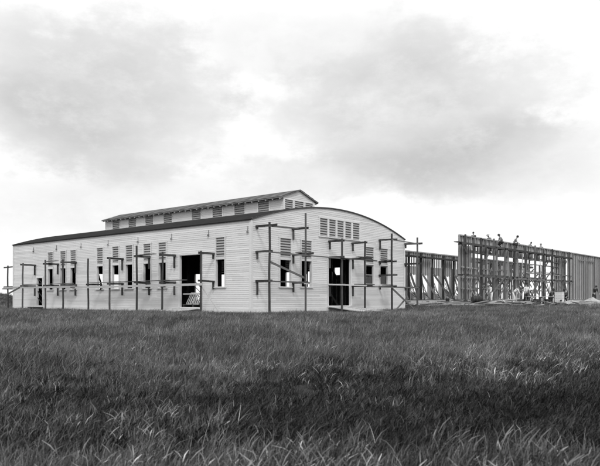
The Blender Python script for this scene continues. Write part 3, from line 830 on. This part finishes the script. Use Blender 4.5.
# ------------------------------------------------------------------ the yard: lumber, bench, barrel, crate
def at_px(x, dep):
    """a spot on the yard counted from the camera bearing: metres right of the axis = bearing * distance"""
    return ground_from_view((x - 300) / 665.0 * dep, dep)
def stack(px, dep, n_w, n_h, ln, ang, mat, label, group):
    cx, cy = at_px(px, dep); ux, uy = cos(ang), sin(ang)
    g = gz(cx, cy)
    for q in (-0.35, 0.35):
        b = MB(); c = (cx + ux * q * ln, cy + uy * q * ln)
        b.bar((c[0] - uy * n_w * 0.13, c[1] + ux * n_w * 0.13, g + 0.05), (c[0] + uy * n_w * 0.13, c[1] - ux * n_w * 0.13, g + 0.05), 0.09, 0.09)
        tag(b.build('bearer', M['rawtimber'], None, (c[0], c[1], g)), 'short dark bearer on the ground under stacked boards', 'bearer', 'bearers under the lumber stacks')
    for j in range(n_h):
        for i in range(n_w):
            o = (i - (n_w - 1) / 2) * 0.235 + R.uniform(-0.015, 0.015); sh = R.uniform(-0.35, 0.35)
            l = ln * R.uniform(0.85, 1.05)
            bx, by = cx - uy * o + ux * sh, cy + ux * o + uy * sh
            z = g + 0.12 + j * 0.056
            b = MB(); b.bar((bx - ux * l / 2, by - uy * l / 2, z), (bx + ux * l / 2, by + uy * l / 2, z + R.uniform(-0.004, 0.004)), 0.22, 0.048)
            tag(b.build('board', M[mat], None, (bx, by, z - 0.03)), label, 'board', group)

stack(428, 55.5, 3, 5, 4.6, radians(-28), 'lumber', 'board of the long lumber stack just right of the white building', 'boards of the long stack')
stack(446, 58.0, 4, 4, 4.2, radians(-40), 'lumber', 'board of the lumber stack in front of the low stud wall', 'boards of the middle stack')
stack(466, 54.5, 2, 3, 4.0, radians(-55), 'lumber', 'board of the low stack left of the black drum', 'boards of the low stack')
stack(508, 57.5, 3, 2, 4.8, radians(-48), 'lumber', 'board of the flat stack in front of the tall stud wall', 'boards of the flat stack')
stack(580, 62.0, 3, 4, 3.2, radians(-52), 'pale', 'pale board of the stack at the right end of the yard', 'boards of the pale stack')
for k in range(60):
    px = R.uniform(404, 520); dep = R.uniform(51.5, 63)
    x, y = at_px(px, dep)
    if x < W + 1.2: continue
    if y > F_T - 1.2 and x > F_S0 - 0.6: continue
    a = R.gauss(radians(-45), 0.55); l = R.uniform(1.6, 4.4); t = R.choice((0, 0, 0, 0.02, 0.05, 0.09))
    x0, y0, x1, y1 = x - cos(a) * l / 2, y - sin(a) * l / 2, x + cos(a) * l / 2, y + sin(a) * l / 2
    if min(x0, x1) < W + 0.3 and max(y0, y1) > -0.3: continue
    b = MB(); b.bar((x0, y0, gz(x0, y0) + 0.10), (x1, y1, gz(x1, y1) + 0.12 + t * l), R.choice((0.12, 0.2, 0.26)), 0.05)
    tag(b.build('board', M[R.choice(('lumber', 'lumber', 'pale', 'board'))], None, (x, y, gz(x, y))), 'loose board lying in the yard right of the white building', 'board', 'loose boards strewn over the yard')

for k in range(70):
    px = R.uniform(406, 596); dep = R.uniform(51.0, 58.5)
    x, y = at_px(px, dep)
    if x < W + 1.6: continue
    a = R.uniform(0, pi); l = R.uniform(0.35, 1.3)
    b = MB(); z = gz(x, y) + R.uniform(0.06, 0.3); q = R.uniform(-0.25, 0.25)
    b.bar((x - cos(a) * l / 2, y - sin(a) * l / 2, z - q * l / 2), (x + cos(a) * l / 2, y + sin(a) * l / 2, z + q * l / 2), R.choice((0.09, 0.14, 0.2)), 0.045)
    tag(b.build('offcut', M[R.choice(('lumber', 'pale', 'board', 'rawtimber'))], None, (x, y, gz(x, y))), 'short sawn offcut lying in the grass edge of the yard', 'offcut', 'offcuts strewn along the edge of the yard')

x, y = at_px(541.5, 58.5); g = gz(x, y)
tb = thing('trestle_bench', (x, y, g), 'long pale work bench on trestles beside the man in dark trousers', 'bench')
ax, ay = RX, RY
def along(u, n, z): return (x + ax * u + VX * n, y + ay * u + VY * n, g + z)
for n in (-0.26, 0.0, 0.26):
    b = MB(); b.bar(along(-1.35, n, 0.60), along(1.35, n, 0.60), 0.24, 0.05); b.build('top_board', M['pale'], tb)
for u in (-1.0, 0.0, 1.0):
    b = MB(); b.bar(along(u, -0.4, 0.53), along(u, 0.4, 0.53), 0.08, 0.08); b.build('crossbar', M['lumber'], tb)
    for n in (-1, 1):
        for q in (-0.16, 0.16):
            b = MB(); b.bar(along(u + q * 0.2, n * 0.3, 0.50), along(u + q, n * 0.42, -0.08), 0.06, 0.08); b.build('leg', M['lumber'], tb)
for u, n in ((-0.55, 0.1), (0.45, 0.05)):  # dark blocks added to stand for the shaded gaps below the bench
    b = MB(); c = along(u, n, 0)
    b.box(c[0] - 0.3, c[0] + 0.3, c[1] - 0.2, c[1] + 0.2, g + 0.02, g + 0.36)
    b.box(c[0] - 0.32, c[0] + 0.32, c[1] - 0.22, c[1] + 0.22, g + 0.362, g + 0.40)
    tag(b.build('shade_block', M['dark'], None, (c[0], c[1], g)), 'dark block added as the shade under the %s end of the trestle bench' % ('left' if u < 0 else 'right'), 'chest')

x, y = at_px(477, 54.0); g = gz(x, y) + 0.16
br = thing('barrel', (x, y, g), 'black barrel lying on its side in front of the tall stud wall', 'barrel')
b = MB(); prof = [(0.24, -0.42), (0.28, -0.2), (0.295, 0.0), (0.28, 0.2), (0.24, 0.42)]
b.lathe((x, y, g), prof, 20); o = b.build('staves', M['dark'], br, smooth=False)
o.rotation_euler = (0, radians(90), radians(-35)); o.location.z = 0.29
for z, r in ((-0.36, 0.258), (-0.14, 0.292), (0.14, 0.292), (0.36, 0.258)):
    b = MB(); b.lathe((x, y, g), [(r, z - 0.022), (r + 0.004, z), (r, z + 0.022)], 20); o2 = b.build('hoop', M['rawtimber'], br); o2.rotation_euler = o.rotation_euler; o2.location.z = 0.29
x, y = at_px(447.5, 54.5); g = gz(x, y) + 0.2
bk = thing('bucket', (x, y, g), 'small dark bucket standing by the lumber stacks', 'bucket')
b = MB(); b.lathe((x, y, g), [(0.13, 0.0), (0.17, 0.32), (0.18, 0.34), (0.155, 0.335), (0.12, 0.03)], 18); b.build('pail', M['dark'], bk)
b = MB()
for k in range(8):
    a0, a1 = pi * k / 8, pi * (k + 1) / 8
    b.bar((x + 0.17 * cos(a0), y, g + 0.33 + 0.14 * sin(a0)), (x + 0.17 * cos(a1), y, g + 0.33 + 0.14 * sin(a1)), 0.015, 0.015, up=(0, 1, 0))
b.build('handle', M['rawtimber'], bk)

x, y = at_px(559.5, 58.0); g = gz(x, y)
cr = thing('crate', (x, y, g), 'tall white slatted crate standing between two crouching men', 'crate')
hw = 0.26
for sx in (-1, 1):
    for sy in (-1, 1):
        b = MB(); b.box(x + sx * hw - 0.03, x + sx * hw + 0.03, y + sy * hw - 0.03, y + sy * hw + 0.03, g, g + 0.98); b.build('post', M['trim'], cr)
for k in range(7):
    z = g + 0.04 + k * 0.137
    for s_ in (-1, 1):
        b = MB(); b.box(x - hw - 0.045, x + hw + 0.045, y + s_ * (hw + 0.031), y + s_ * (hw + 0.047), z, z + 0.12)
        b.box(x + s_ * (hw + 0.031), x + s_ * (hw + 0.047), y - hw - 0.028, y + hw + 0.028, z, z + 0.12); b.build('slat', M['trim'], cr)
b = MB(); b.box(x - hw - 0.05, x + hw + 0.05, y - hw - 0.05, y + hw + 0.05, g + 1.0, g + 1.03); b.build('lid', M['trim'], cr)

def heap(px, dep, r, h, mat, label, seed):
    x, y = at_px(px, dep); g = gz(x, y)
    q = random.Random(seed); b = MB(); N, K = 28, 9
    rr = [r * q.uniform(0.75, 1.2) for _ in range(N)]
    rr = [(rr[i - 1] + rr[i] + rr[(i + 1) % N]) / 3 for i in range(N)]
    P = []
    for k in range(K + 1):
        f = k / K
        for i in range(N):
            a = 2 * pi * i / N
            P.append((x + rr[i] * f * cos(a), y + rr[i] * f * sin(a), g - 0.05 + h * (1 - f) ** 0.8 * (1 + 0.35 * (vnoise(cos(a) * f * 4 + seed, sin(a) * f * 4) - 0.5)) + q.uniform(-0.035, 0.035)))
    b.v = P
    for k in range(K):
        for i in range(N):
            b.f.append((k * N + i, (k + 1) * N + i, (k + 1) * N + (i + 1) % N, k * N + (i + 1) % N)); b.t.append(0.5)
    tag(b.build('rubble_heap', M[mat], None, (x, y, g)), label, 'heap')
heap(571, 58.0, 1.1, 0.36, 'sand', 'pale heap of shavings right beside the white crate', 1)
heap(593, 59.5, 1.4, 0.55, 'sand', 'pale heap of rubble at the right edge of the yard', 2)
heap(583, 57.0, 0.8, 0.35, 'lumber', 'low grey heap between the two pale heaps', 3)

# ------------------------------------------------------------------ people
def skin_mesh(name, verts, edges, radii, root, mat, parent, levels=1):
    me = bpy.data.meshes.new(name); me.from_pydata(verts, edges, [])
    o = bpy.data.objects.new(name, me); COL.objects.link(o)
    md = o.modifiers.new('skin', 'SKIN'); md.use_smooth_shade = True
    sv = me.skin_vertices[0].data
    for i, r in enumerate(radii):
        rx, ry = r if isinstance(r, tuple) else (r, r)
        sv[i].radius = (rx, ry); sv[i].use_root = (i == root)
    sb = o.modifiers.new('sub', 'SUBSURF'); sb.levels = levels; sb.render_levels = levels
    bpy.context.view_layer.update()
    dg = bpy.context.evaluated_depsgraph_get()
    m2 = bpy.data.meshes.new_from_object(o.evaluated_get(dg))
    bpy.data.objects.remove(o); bpy.data.meshes.remove(me)
    m2.materials.clear(); m2.materials.append(mat)
    ob = bpy.data.objects.new(name, m2); COL.objects.link(ob); ob.parent = parent
    return ob
def ball(c, rx, ry, rz, n=12, m=8):
    b = MB()
    b.lathe((0, 0, 0), [(max(1e-3, sin(pi * k / m)), -cos(pi * k / m)) for k in range(m + 1)], n)
    b.v = [(c[0] + x * rx, c[1] + y * ry, c[2] + z * rz) for x, y, z in b.v]
    return b
def person(loc, face, label, pose, shirt='shirt', trousers='darkcloth', hat='straw', height=1.74, group=None):
    """pose: torso pitch, head pitch, (thigh, knee) per leg, (shoulder pitch, elbow bend, spread) per arm; degrees, facing +x locally"""
    root = thing('person', loc, label, 'person', group)
    root.rotation_euler = (0, 0, face)
    H = height / 1.74
    def dirp(a): a = radians(a); return Vector((sin(a), 0, -cos(a)))       # 0 = hanging down, 90 = forwards
    tp, hp, legs, arms = pose['torso'], pose['head'], pose['legs'], pose['arms']
    up = Vector((sin(radians(tp)), 0, cos(radians(tp))))
    pel = Vector((0, 0, 0)); waist = pel + up * 0.16 * H; chest = pel + up * 0.36 * H; neck0 = pel + up * 0.52 * H; 
    hup = Vector((sin(radians(hp)), 0, cos(radians(hp))))
    neck1 = neck0 + hup * 0.09 * H; head0 = neck1 + hup * 0.09 * H + Vector((0.015, 0, 0)); head1 = neck1 + hup * 0.20 * H
    J = dict(pel=pel, waist=waist, chest=chest, neck0=neck0, neck1=neck1, head0=head0, head1=head1)
    for s, sd in ((0, 1), (1, -1)):
        th, kn = legs[s]
        hip = pel + Vector((0, sd * 0.09 * H, -0.03)); knee = hip + (dirp(th) + Vector((0, sd * 0.06, 0))) * 0.42 * H; ank = knee + dirp(th - kn) * 0.41 * H
        toe = ank + Vector((0.16, sd * 0.03, -0.05)) * H
        J['hip%d' % s], J['knee%d' % s], J['ank%d' % s], J['toe%d' % s] = hip, knee, ank, toe
        a, e, sp_ = arms[s]
        sh = chest + up * 0.12 * H + Vector((0, sd * 0.19 * H, 0))
        d1 = (dirp(a) + Vector((0, sd * sp_, 0))).normalized(); el_ = sh + d1 * 0.29 * H
        d2 = (dirp(a + e) + Vector((0, sd * sp_ * 0.3, 0))).normalized(); wr = el_ + d2 * 0.25 * H
        J['sh%d' % s], J['el%d' % s], J['wr%d' % s], J['hd%d' % s] = sh, el_, wr, d2
    low = min(J['ank0'].z, J['ank1'].z) - 0.085 * H
    for k in J:
        if not k.startswith('hd'): J[k] = J[k] - Vector((0, 0, low))
    V, E_, RR = [], [], []
    def add(p, r, prev=None):
        V.append(tuple(p)); RR.append(r)
        if prev is not None: E_.append((prev, len(V) - 1))
        return len(V) - 1
    i_p = add(J['pel'], (0.13 * H, 0.105 * H)); i_w = add(J['waist'], (0.125 * H, 0.095 * H), i_p); i_c = add(J['chest'], (0.15 * H, 0.11 * H), i_w)
    i_n = add(J['neck0'], 0.065 * H, i_c); i_n1 = add(J['neck1'], 0.052 * H, i_n); i_h = add(J['head0'], (0.078 * H, 0.095 * H), i_n1); add(J['head1'], 0.062 * H, i_h)
    for s in (0, 1):
        a = add(J['hip%d' % s], 0.09 * H, i_p); b = add((J['hip%d' % s] + J['knee%d' % s]) / 2, 0.075 * H, a); b = add(J['knee%d' % s], 0.056 * H, b); b = add(J['ank%d' % s], 0.038 * H, b); add(J['toe%d' % s], 0.033 * H, b)
        a = add(J['sh%d' % s], 0.062 * H, i_c); b = add(J['el%d' % s], 0.042 * H, a); b = add(J['wr%d' % s], 0.028 * H, b)
        d = J['hd%d' % s]; side = Vector((0, 1 if s else -1, 0)); nrm = d.cross(side)
        if nrm.length < 0.1: nrm = Vector((1, 0, 0))
        nrm.normalize(); ac = nrm.cross(d).normalized()
        palm = add(J['wr%d' % s] + d * 0.075, (0.036, 0.018), b)
        for q, ln in ((-1.5, 0.075), (-0.5, 0.088), (0.5, 0.082), (1.5, 0.062)):
            p0 = J['wr%d' % s] + d * 0.085 + ac * q * 0.019
            k0 = add(p0, 0.0095, palm); k1 = add(p0 + d * ln * 0.55 - nrm * 0.012, 0.009, k0); add(p0 + d * ln * 0.85 - nrm * 0.035, 0.008, k1)
        t0 = add(J['wr%d' % s] + d * 0.035 - ac * 0.036, 0.011, b); add(J['wr%d' % s] + d * 0.085 - ac * 0.058 - nrm * 0.015, 0.009, t0)
    skin_mesh('body', V, E_, RR, 0, M['skin'], root)
    # shirt with sleeves
    V, E_, RR = [], [], []
    a = add(J['pel'] + (J['waist'] - J['pel']) * 0.35, (0.142 * H, 0.118 * H)); b = add(J['waist'], (0.142 * H, 0.112 * H), a); c = add(J['chest'], (0.166 * H, 0.126 * H), b); add(J['chest'] + (J['neck0'] - J['chest']) * 0.72, 0.09 * H, c)
    for s in (0, 1):
        d = add(J['sh%d' % s], 0.074 * H, c); d = add(J['el%d' % s], 0.055 * H, d); add(J['el%d' % s] + (J['wr%d' % s] - J['el%d' % s]) * 0.7, 0.043 * H, d)
    skin_mesh('shirt', V, E_, RR, 0, M[shirt], root)
    V, E_, RR = [], [], []
    a = add(J['pel'] + (J['waist'] - J['pel']) * 0.5, (0.138 * H, 0.112 * H)); b = add(J['pel'], (0.142 * H, 0.118 * H), a)
    for s in (0, 1):
        d = add(J['hip%d' % s], 0.102 * H, b); d = add((J['hip%d' % s] + J['knee%d' % s]) / 2, 0.09 * H, d); d = add(J['knee%d' % s], 0.073 * H, d); add(J['ank%d' % s] + Vector((0, 0, 0.02)), 0.06 * H, d)
    skin_mesh('trousers', V, E_, RR, 1, M[trousers], root)
    for s in (0, 1):
        V, E_, RR = [], [], []
        a = add(J['ank%d' % s] + Vector((-0.02, 0, -0.035)), 0.05 * H); b = add(J['ank%d' % s] + Vector((0.08, 0, -0.045)), 0.045 * H, a); add(J['toe%d' % s] + Vector((0.02, 0, 0.0)), 0.036 * H, b)
        skin_mesh('boot', V, E_, RR, 0, M['leather'], root)
    # head: hair, eyes, nose, mouth, ears, hat; tilted with the head
    hc = J['head0']; rot = Euler((0, radians(hp), 0)).to_matrix()
    def put(mb, name, mat):
        mb.v = [tuple(hc + rot @ Vector(v)) for v in mb.v]
        me = bpy.data.meshes.new(name); me.from_pydata(mb.v, [], mb.f); me.shade_smooth(); me.materials.append(mat)
        o = bpy.data.objects.new(name, me); COL.objects.link(o); o.parent = root
        return o
    put(ball((-0.022, 0, 0.035), 0.092, 0.088, 0.092), 'hair', M['hair'])
    for sd in (1, -1):
        put(ball((0.083, sd * 0.033, 0.012), 0.012, 0.014, 0.009, 8, 6), 'eye', M['hair'])
        put(ball((0.0, sd * 0.086, 0.0), 0.026, 0.012, 0.034, 8, 6), 'ear', M['skin'])
    put(ball((0.098, 0, -0.014), 0.018, 0.014, 0.026, 8, 6), 'nose', M['skin'])
    put(ball((0.084, 0, -0.055), 0.010, 0.026, 0.007, 8, 6), 'mouth', M['leather'])
    if hat:
        hb = MB(); hb.lathe((-0.006, 0, 0.062), [(0.165, 0.0), (0.170, 0.012), (0.105, 0.022), (0.098, 0.095), (0.075, 0.118), (0.02, 0.110)], 18)
        put(hb, 'hat', M[hat])
    return root
TO_CAM = A + pi
stand = dict(torso=4, head=8, legs=((6, 4), (-6, 4)), arms=((12, 25, 0.12), (-6, 18, 0.12)))
bend = dict(torso=50, head=55, legs=((28, 34), (10, 22)), arms=((6, 10, 0.06), (20, 14, 0.06)))
squat = dict(torso=34, head=30, legs=((62, 88), (38, 70)), arms=((8, 30, 0.08), (24, 30, 0.08)))
stoop = dict(torso=24, head=34, legs=((10, 12), (-2, 8)), arms=((14, 30, 0.10), (4, 40, 0.10)))
crouch = dict(torso=30, head=28, legs=((95, 125), (70, 118)), arms=((18, 40, 0.08), (10, 50, 0.08)))
reach = dict(torso=6, head=4, legs=((8, 6), (-8, 4)), arms=((22, 70, 0.10), (-8, 50, 0.25)))
def on_ground(px, dep): x, y = at_px(px, dep); return (x, y, gz(x, y) + 0.01)
person(on_ground(491.2, 59.0), TO_CAM - 1.1, 'man in white work clothes standing stooped left of the others before the tall frame', stoop, 'shirt', 'shirt', 'straw', 1.74)
person(on_ground(513.0, 60.0), TO_CAM + 1.5, 'man in white clothes bent forward, to the left of the man in dark trousers', bend, 'shirt', 'shirt', 'straw', 1.80)
person(on_ground(526.0, 59.0), TO_CAM + 0.5, 'man in white shirt and dark trousers standing beside the trestle bench', reach, 'shirt', 'darkcloth', 'hair', 1.80)
person(on_ground(549.5, 61.0), TO_CAM + 0.7, 'man in dark clothes crouching behind the trestle bench, left of the white crate', crouch, 'darkcloth', 'darkcloth', 'leather', 1.80)
person(on_ground(566.5, 61.5), TO_CAM - 0.8, 'man in dark clothes crouching right of the white crate', crouch, 'darkcloth', 'darkcloth', 'leather', 1.80)
person(on_ground(594.0, 62.3), TO_CAM + 0.2, 'man in dark clothes stooping behind the rightmost pale heap', stoop, 'darkcloth', 'darkcloth', None, 1.7)
def up_there(px, t, z):
    k = (px - 300) / 665.0
    d = (t - CAMY) / (VY + k * RY)
    return (CAMX + d * (VX + k * RX), t, EYE + z)
person(up_there(473.6, F_T + 0.75, 4.40), TO_CAM - 0.6, 'leftmost man standing behind the top plate of the tall stud wall', stand, 'darkcloth', 'darkcloth', None, 1.74)
person(up_there(490.6, F_T + 0.75, 4.40), TO_CAM - 1.0, 'man in pale shirt and hat leaning behind the top plate, second from left', stoop, 'greyshirt', 'darkcloth', 'straw', 1.82)
person(up_there(502.6, F_T - 0.34, 4.89), TO_CAM - 1.4, 'man in grey shirt crouching on the outer plank walk, third from left on the wall', crouch, 'greyshirt', 'darkcloth', 'leather', 1.72)
person(up_there(513.4, F_T - 0.34, 4.89), TO_CAM + 1.3, 'man in grey shirt crouching on the outer plank walk, fourth from left on the wall', crouch, 'greyshirt', 'darkcloth', 'leather', 1.78)
person(up_there(528.6, F_T + 0.75, 4.40), TO_CAM + 0.6, 'bareheaded man in grey shirt behind the top plate, second from right on the tall wall', stoop, 'greyshirt', 'darkcloth', None, 1.74)
person(up_there(540.9, F_T + 0.75, 4.40), TO_CAM - 0.3, 'rightmost man standing behind the top plate of the tall stud wall', stand, 'greyshirt', 'darkcloth', 'straw', 1.70)

# ------------------------------------------------------------------ grass
def grass_mat(name, lo_, hi_, dry):
    m = bpy.data.materials.new(name); m.use_nodes = True
    t = m.node_tree; t.nodes.clear(); k = NT(t)
    out = k.n('ShaderNodeOutputMaterial')
    at = k.n('ShaderNodeAttribute', attribute_name='tone')
    g = k.n('ShaderNodeNewGeometry')
    pn = k.noise(g.outputs['Position'], 0.33, 4, 0.6)
    pn2 = k.noise(g.outputs['Position'], 1.7, 3, 0.6)
    mixp = k.m('ADD', k.m('MULTIPLY', pn, 0.6), k.m('MULTIPLY', pn2, 0.4))
    oi = k.n('ShaderNodeObjectInfo')
    f = k.m('ADD', k.m('MULTIPLY', at.outputs['Fac'], 0.58), k.m('ADD', k.m('MULTIPLY', k.smooth(mixp, 0.34, 0.68), 0.22), 0.05))
    f = k.m('ADD', f, k.m('MULTIPLY', k.m('SUBTRACT', oi.outputs['Random'], 0.45), 0.30))
    v = k.ramp(f, [(0.12, lo_ * 0.25), (0.38, lo_), (0.62, (lo_ + hi_) / 2), (0.80, hi_), (0.98, dry)])
    d = k.n('ShaderNodeBsdfPrincipled'); d.inputs['Roughness'].default_value = 0.6; d.inputs['Specular IOR Level'].default_value = 0.10
    tl = k.n('ShaderNodeBsdfTranslucent')
    k.link(v, d.inputs['Base Color']); k.link(v, tl.inputs[0])
    mx = k.n('ShaderNodeMixShader'); mx.inputs[0].default_value = 0.16
    k.link(d.outputs[0], mx.inputs[1]); k.link(tl.outputs[0], mx.inputs[2]); k.link(mx.outputs[0], out.inputs[0])
    return m
GM = grass_mat('grass_blades', 0.075, 0.36, 0.75)
GD = grass_mat('dark_grass_blades', 0.014, 0.125, 0.68)
GP = grass_mat('dry_grass_blades', 0.085, 0.42, 0.78)

def tuft(seed, n, spread, h0, h1, w0, lean, heads=0.0, curl=0.5, mat=None):
    q = random.Random(seed); V, F, T = [], [], []
    for b in range(n):
        a, r = q.uniform(0, 2 * pi), spread * sqrt(q.random())
        x, y = r * cos(a), r * sin(a)
        h = q.uniform(h0, h1); wd = w0 * q.uniform(0.6, 1.25)
        az_ = q.gauss(0, 1.0); ln = abs(q.gauss(lean, 0.42)); cu = q.uniform(0.1, curl)
        if q.random() < 0.32: az_ = q.uniform(0, 2 * pi)
        dx, dy = cos(az_), sin(az_)
        turn = q.uniform(0, pi); tx, ty = cos(turn), sin(turn)
        far = w0 == 0.013
        tone = min(1, max(0, q.gauss(0.50 if far else 0.36, 0.22))) if (far or q.random() > (0.22 if mat is GD else 0.12)) else q.uniform(0.75, 1.0)
        seg = 4; i0 = len(V); head = q.random() < heads
        px_, pz, ang = 0.0, -0.04, ln * 0.5
        for sgm in range(seg + 1):
            f = sgm / seg
            wf = wd * (1 - f ** 1.6) + 0.0006
            if head: wf = wd * 0.35 if f < 0.7 else wd * (1.5 if f < 0.9 else 0.5)
            V.append((x + dx * px_ - tx * wf / 2, y + dy * px_ - ty * wf / 2, pz)); V.append((x + dx * px_ + tx * wf / 2, y + dy * px_ + ty * wf / 2, pz))
            px_ += sin(ang) * h / seg; pz += cos(ang) * h / seg; ang += (ln * 0.5 + cu * 1.3 * f) * 0.55
        for sgm in range(seg):
            j = i0 + 2 * sgm; F.append((j, j + 1, j + 3, j + 2)); T.append(min(1, tone + (0.30 if head and sgm >= 2 else 0)))
    me = bpy.data.meshes.new('grass_tuft'); me.from_pydata(V, [], F)
    at = me.attributes.new('tone', 'FLOAT', 'FACE'); at.data.foreach_set('value', T)
    me.materials.append(mat or GM); me.shade_smooth(); me.update()
    return bpy.data.objects.new('grass_tuft', me)
tufts_c = bpy.data.collections.new('grass_tufts')
specs = [(1, 44, 0.17, 0.12, 0.30, 0.0075, 0.42, 0.0, 0.9), (2, 44, 0.17, 0.14, 0.33, 0.008, 0.5, 0.05, 1.0), (3, 46, 0.16, 0.10, 0.26, 0.007, 0.35, 0.0, 0.8), (4, 38, 0.17, 0.16, 0.36, 0.007, 0.5, 0.2, 0.8),
         (5, 24, 0.16, 0.12, 0.30, 0.013, 0.5, 0.0, 1.7), (6, 20, 0.15, 0.14, 0.32, 0.016, 0.55, 0.0, 1.9),
         (7, 110, 0.42, 0.14, 0.32, 0.013, 0.40, 0.0, 0.7), (8, 110, 0.44, 0.16, 0.36, 0.013, 0.45, 0.05, 0.7),
         (9, 34, 0.17, 0.10, 0.26, 0.013, 0.60, 0.0, 1.6, GD), (10, 24, 0.16, 0.12, 0.28, 0.018, 0.65, 0.0, 2.0, GD), (11, 34, 0.17, 0.16, 0.36, 0.009, 0.5, 0.1, 1.3, GP), (12, 16, 0.16, 0.14, 0.32, 0.020, 0.6, 0.0, 2.0, GP)]
for q in specs: tufts_c.objects.link(tuft(*q))

pts, rots, scs, ids = [], [], [], []
g_r = random.Random(5)
WIND = math.atan2(RY, RX)
def blocked(x, y):
    if 0.05 < x < W - 0.05 and 0.05 < y < L - 0.05: return True
    if x > F_S0 - 0.5 and y > F_T - 0.6 and y < B_T + 1: return True
    return False
def sow(d0, d1, dens_, pick, s0, s1, half=0.56, pad=1.5):
    n = int((half * (d1 * d1 - d0 * d0) + 2 * pad * (d1 - d0)) * dens_)
    for _ in range(n):
        d = sqrt(g_r.uniform(d0 * d0, d1 * d1)); l = g_r.uniform(-1, 1) * (half * d + pad)
        x, y = ground_from_view(l, d)
        if blocked(x, y): continue
        if x > W - 2 and d > 49 + 2.0 * (vnoise(x * 0.4, y * 0.4) - 0.5) and g_r.random() < 0.93: continue
        hv = vnoise(x * 0.45 + 3, y * 0.45); hv2 = vnoise(x * 1.7, y * 1.7 + 9)
        k = g_r.choice(pick)
        lw = l / max(d, 1)
        band = 1.0 * ss(5.8, 8.0, d) * ss(16.5, 11.0, d) * (0.65 + 0.45 * ss(-0.25, 0.15, lw)) * (0.55 + 1.0 * vnoise(x * 0.6 + 5, y * 0.6 + 2))
        if band > g_r.random(): k = g_r.choice((8, 8, 8, 9))
        elif d < 7.6 and g_r.random() < 0.55 * ss(7.2, 5.2, d) * (0.4 + 1.0 * vnoise(x * 1.1 + 1, y * 1.1 + 4)): k = g_r.choice((10, 10, 10, 11))
        elif vnoise(x * 0.8 + 20, y * 0.8) > 0.72 and d < 17 and g_r.random() < 0.5: k = 8
        elif d < 17 and vnoise(x * 0.9 + 40, y * 0.9) > 0.70 and g_r.random() < 0.5: k = 10
        pts.append((x, y, gz(x, y))); ids.append(k)
        rots.append((g_r.gauss(0, 0.10), g_r.gauss(0.05, 0.15), WIND + g_r.gauss(0, 0.85)))
        scs.append((s0 + (s1 - s0) * g_r.random()) * (0.50 + 0.38 * hv + 0.26 * hv2 + 0.42 * vnoise(x * 3.1 + 2, y * 3.1 + 6)))
sow(2.6, 6.5, 75, (0, 1, 2, 3, 4, 4, 5, 5), 0.75, 1.15, pad=6.5)
sow(6.5, 11, 70, (0, 1, 2, 3, 3, 4, 5), 0.75, 1.15, pad=6.5)
sow(11, 20, 42, (0, 1, 2, 3, 1, 3), 0.8, 1.25, pad=6)
sow(20, 34, 16, (6, 7, 6, 7, 3), 0.75, 1.15, pad=6)
sow(34, 62, 8, (6, 7), 0.75, 1.1, pad=2)
sow(62, 110, 1.6, (6, 7), 1.0, 1.6, pad=2)
gm = bpy.data.meshes.new('grass'); gm.from_pydata(pts, [], [])
a = gm.attributes.new('rot', 'FLOAT_VECTOR', 'POINT'); a.data.foreach_set('vector', [c for r in rots for c in r])
a = gm.attributes.new('sc', 'FLOAT', 'POINT'); a.data.foreach_set('value', scs)
a = gm.attributes.new('idx', 'INT', 'POINT'); a.data.foreach_set('value', ids)
go = bpy.data.objects.new('grass', gm); COL.objects.link(go)
tag(go, 'tall wind bent prairie grass covering the whole foreground', 'grass', kind='stuff')
gt = bpy.data.node_groups.new('sow_grass', 'GeometryNodeTree')
gt.interface.new_socket('Geometry', in_out='INPUT', socket_type='NodeSocketGeometry')
gt.interface.new_socket('Geometry', in_out='OUTPUT', socket_type='NodeSocketGeometry')
k = NT(gt)
gi, go_ = k.n('NodeGroupInput'), k.n('NodeGroupOutput')
ci = k.n('GeometryNodeCollectionInfo'); ci.inputs['Collection'].default_value = tufts_c
ci.inputs['Separate Children'].default_value = True
ip = k.n('GeometryNodeInstanceOnPoints'); ip.inputs['Pick Instance'].default_value = True
def named(n, typ):
    nd = k.n('GeometryNodeInputNamedAttribute', data_type=typ); nd.inputs['Name'].default_value = n
    return [o for o in nd.outputs if o.enabled and o.name == 'Attribute'][0]
k.link(gi.outputs[0], ip.inputs['Points']); k.link(ci.outputs[0], ip.inputs['Instance'])
k.link(named('idx', 'INT'), ip.inputs['Instance Index'])
k.link(named('rot', 'FLOAT_VECTOR'), ip.inputs['Rotation'])
k.link(named('sc', 'FLOAT'), ip.inputs['Scale'])
k.link(ip.outputs[0], go_.inputs[0])
md = go.modifiers.new('sow', 'NODES'); md.node_group = gt
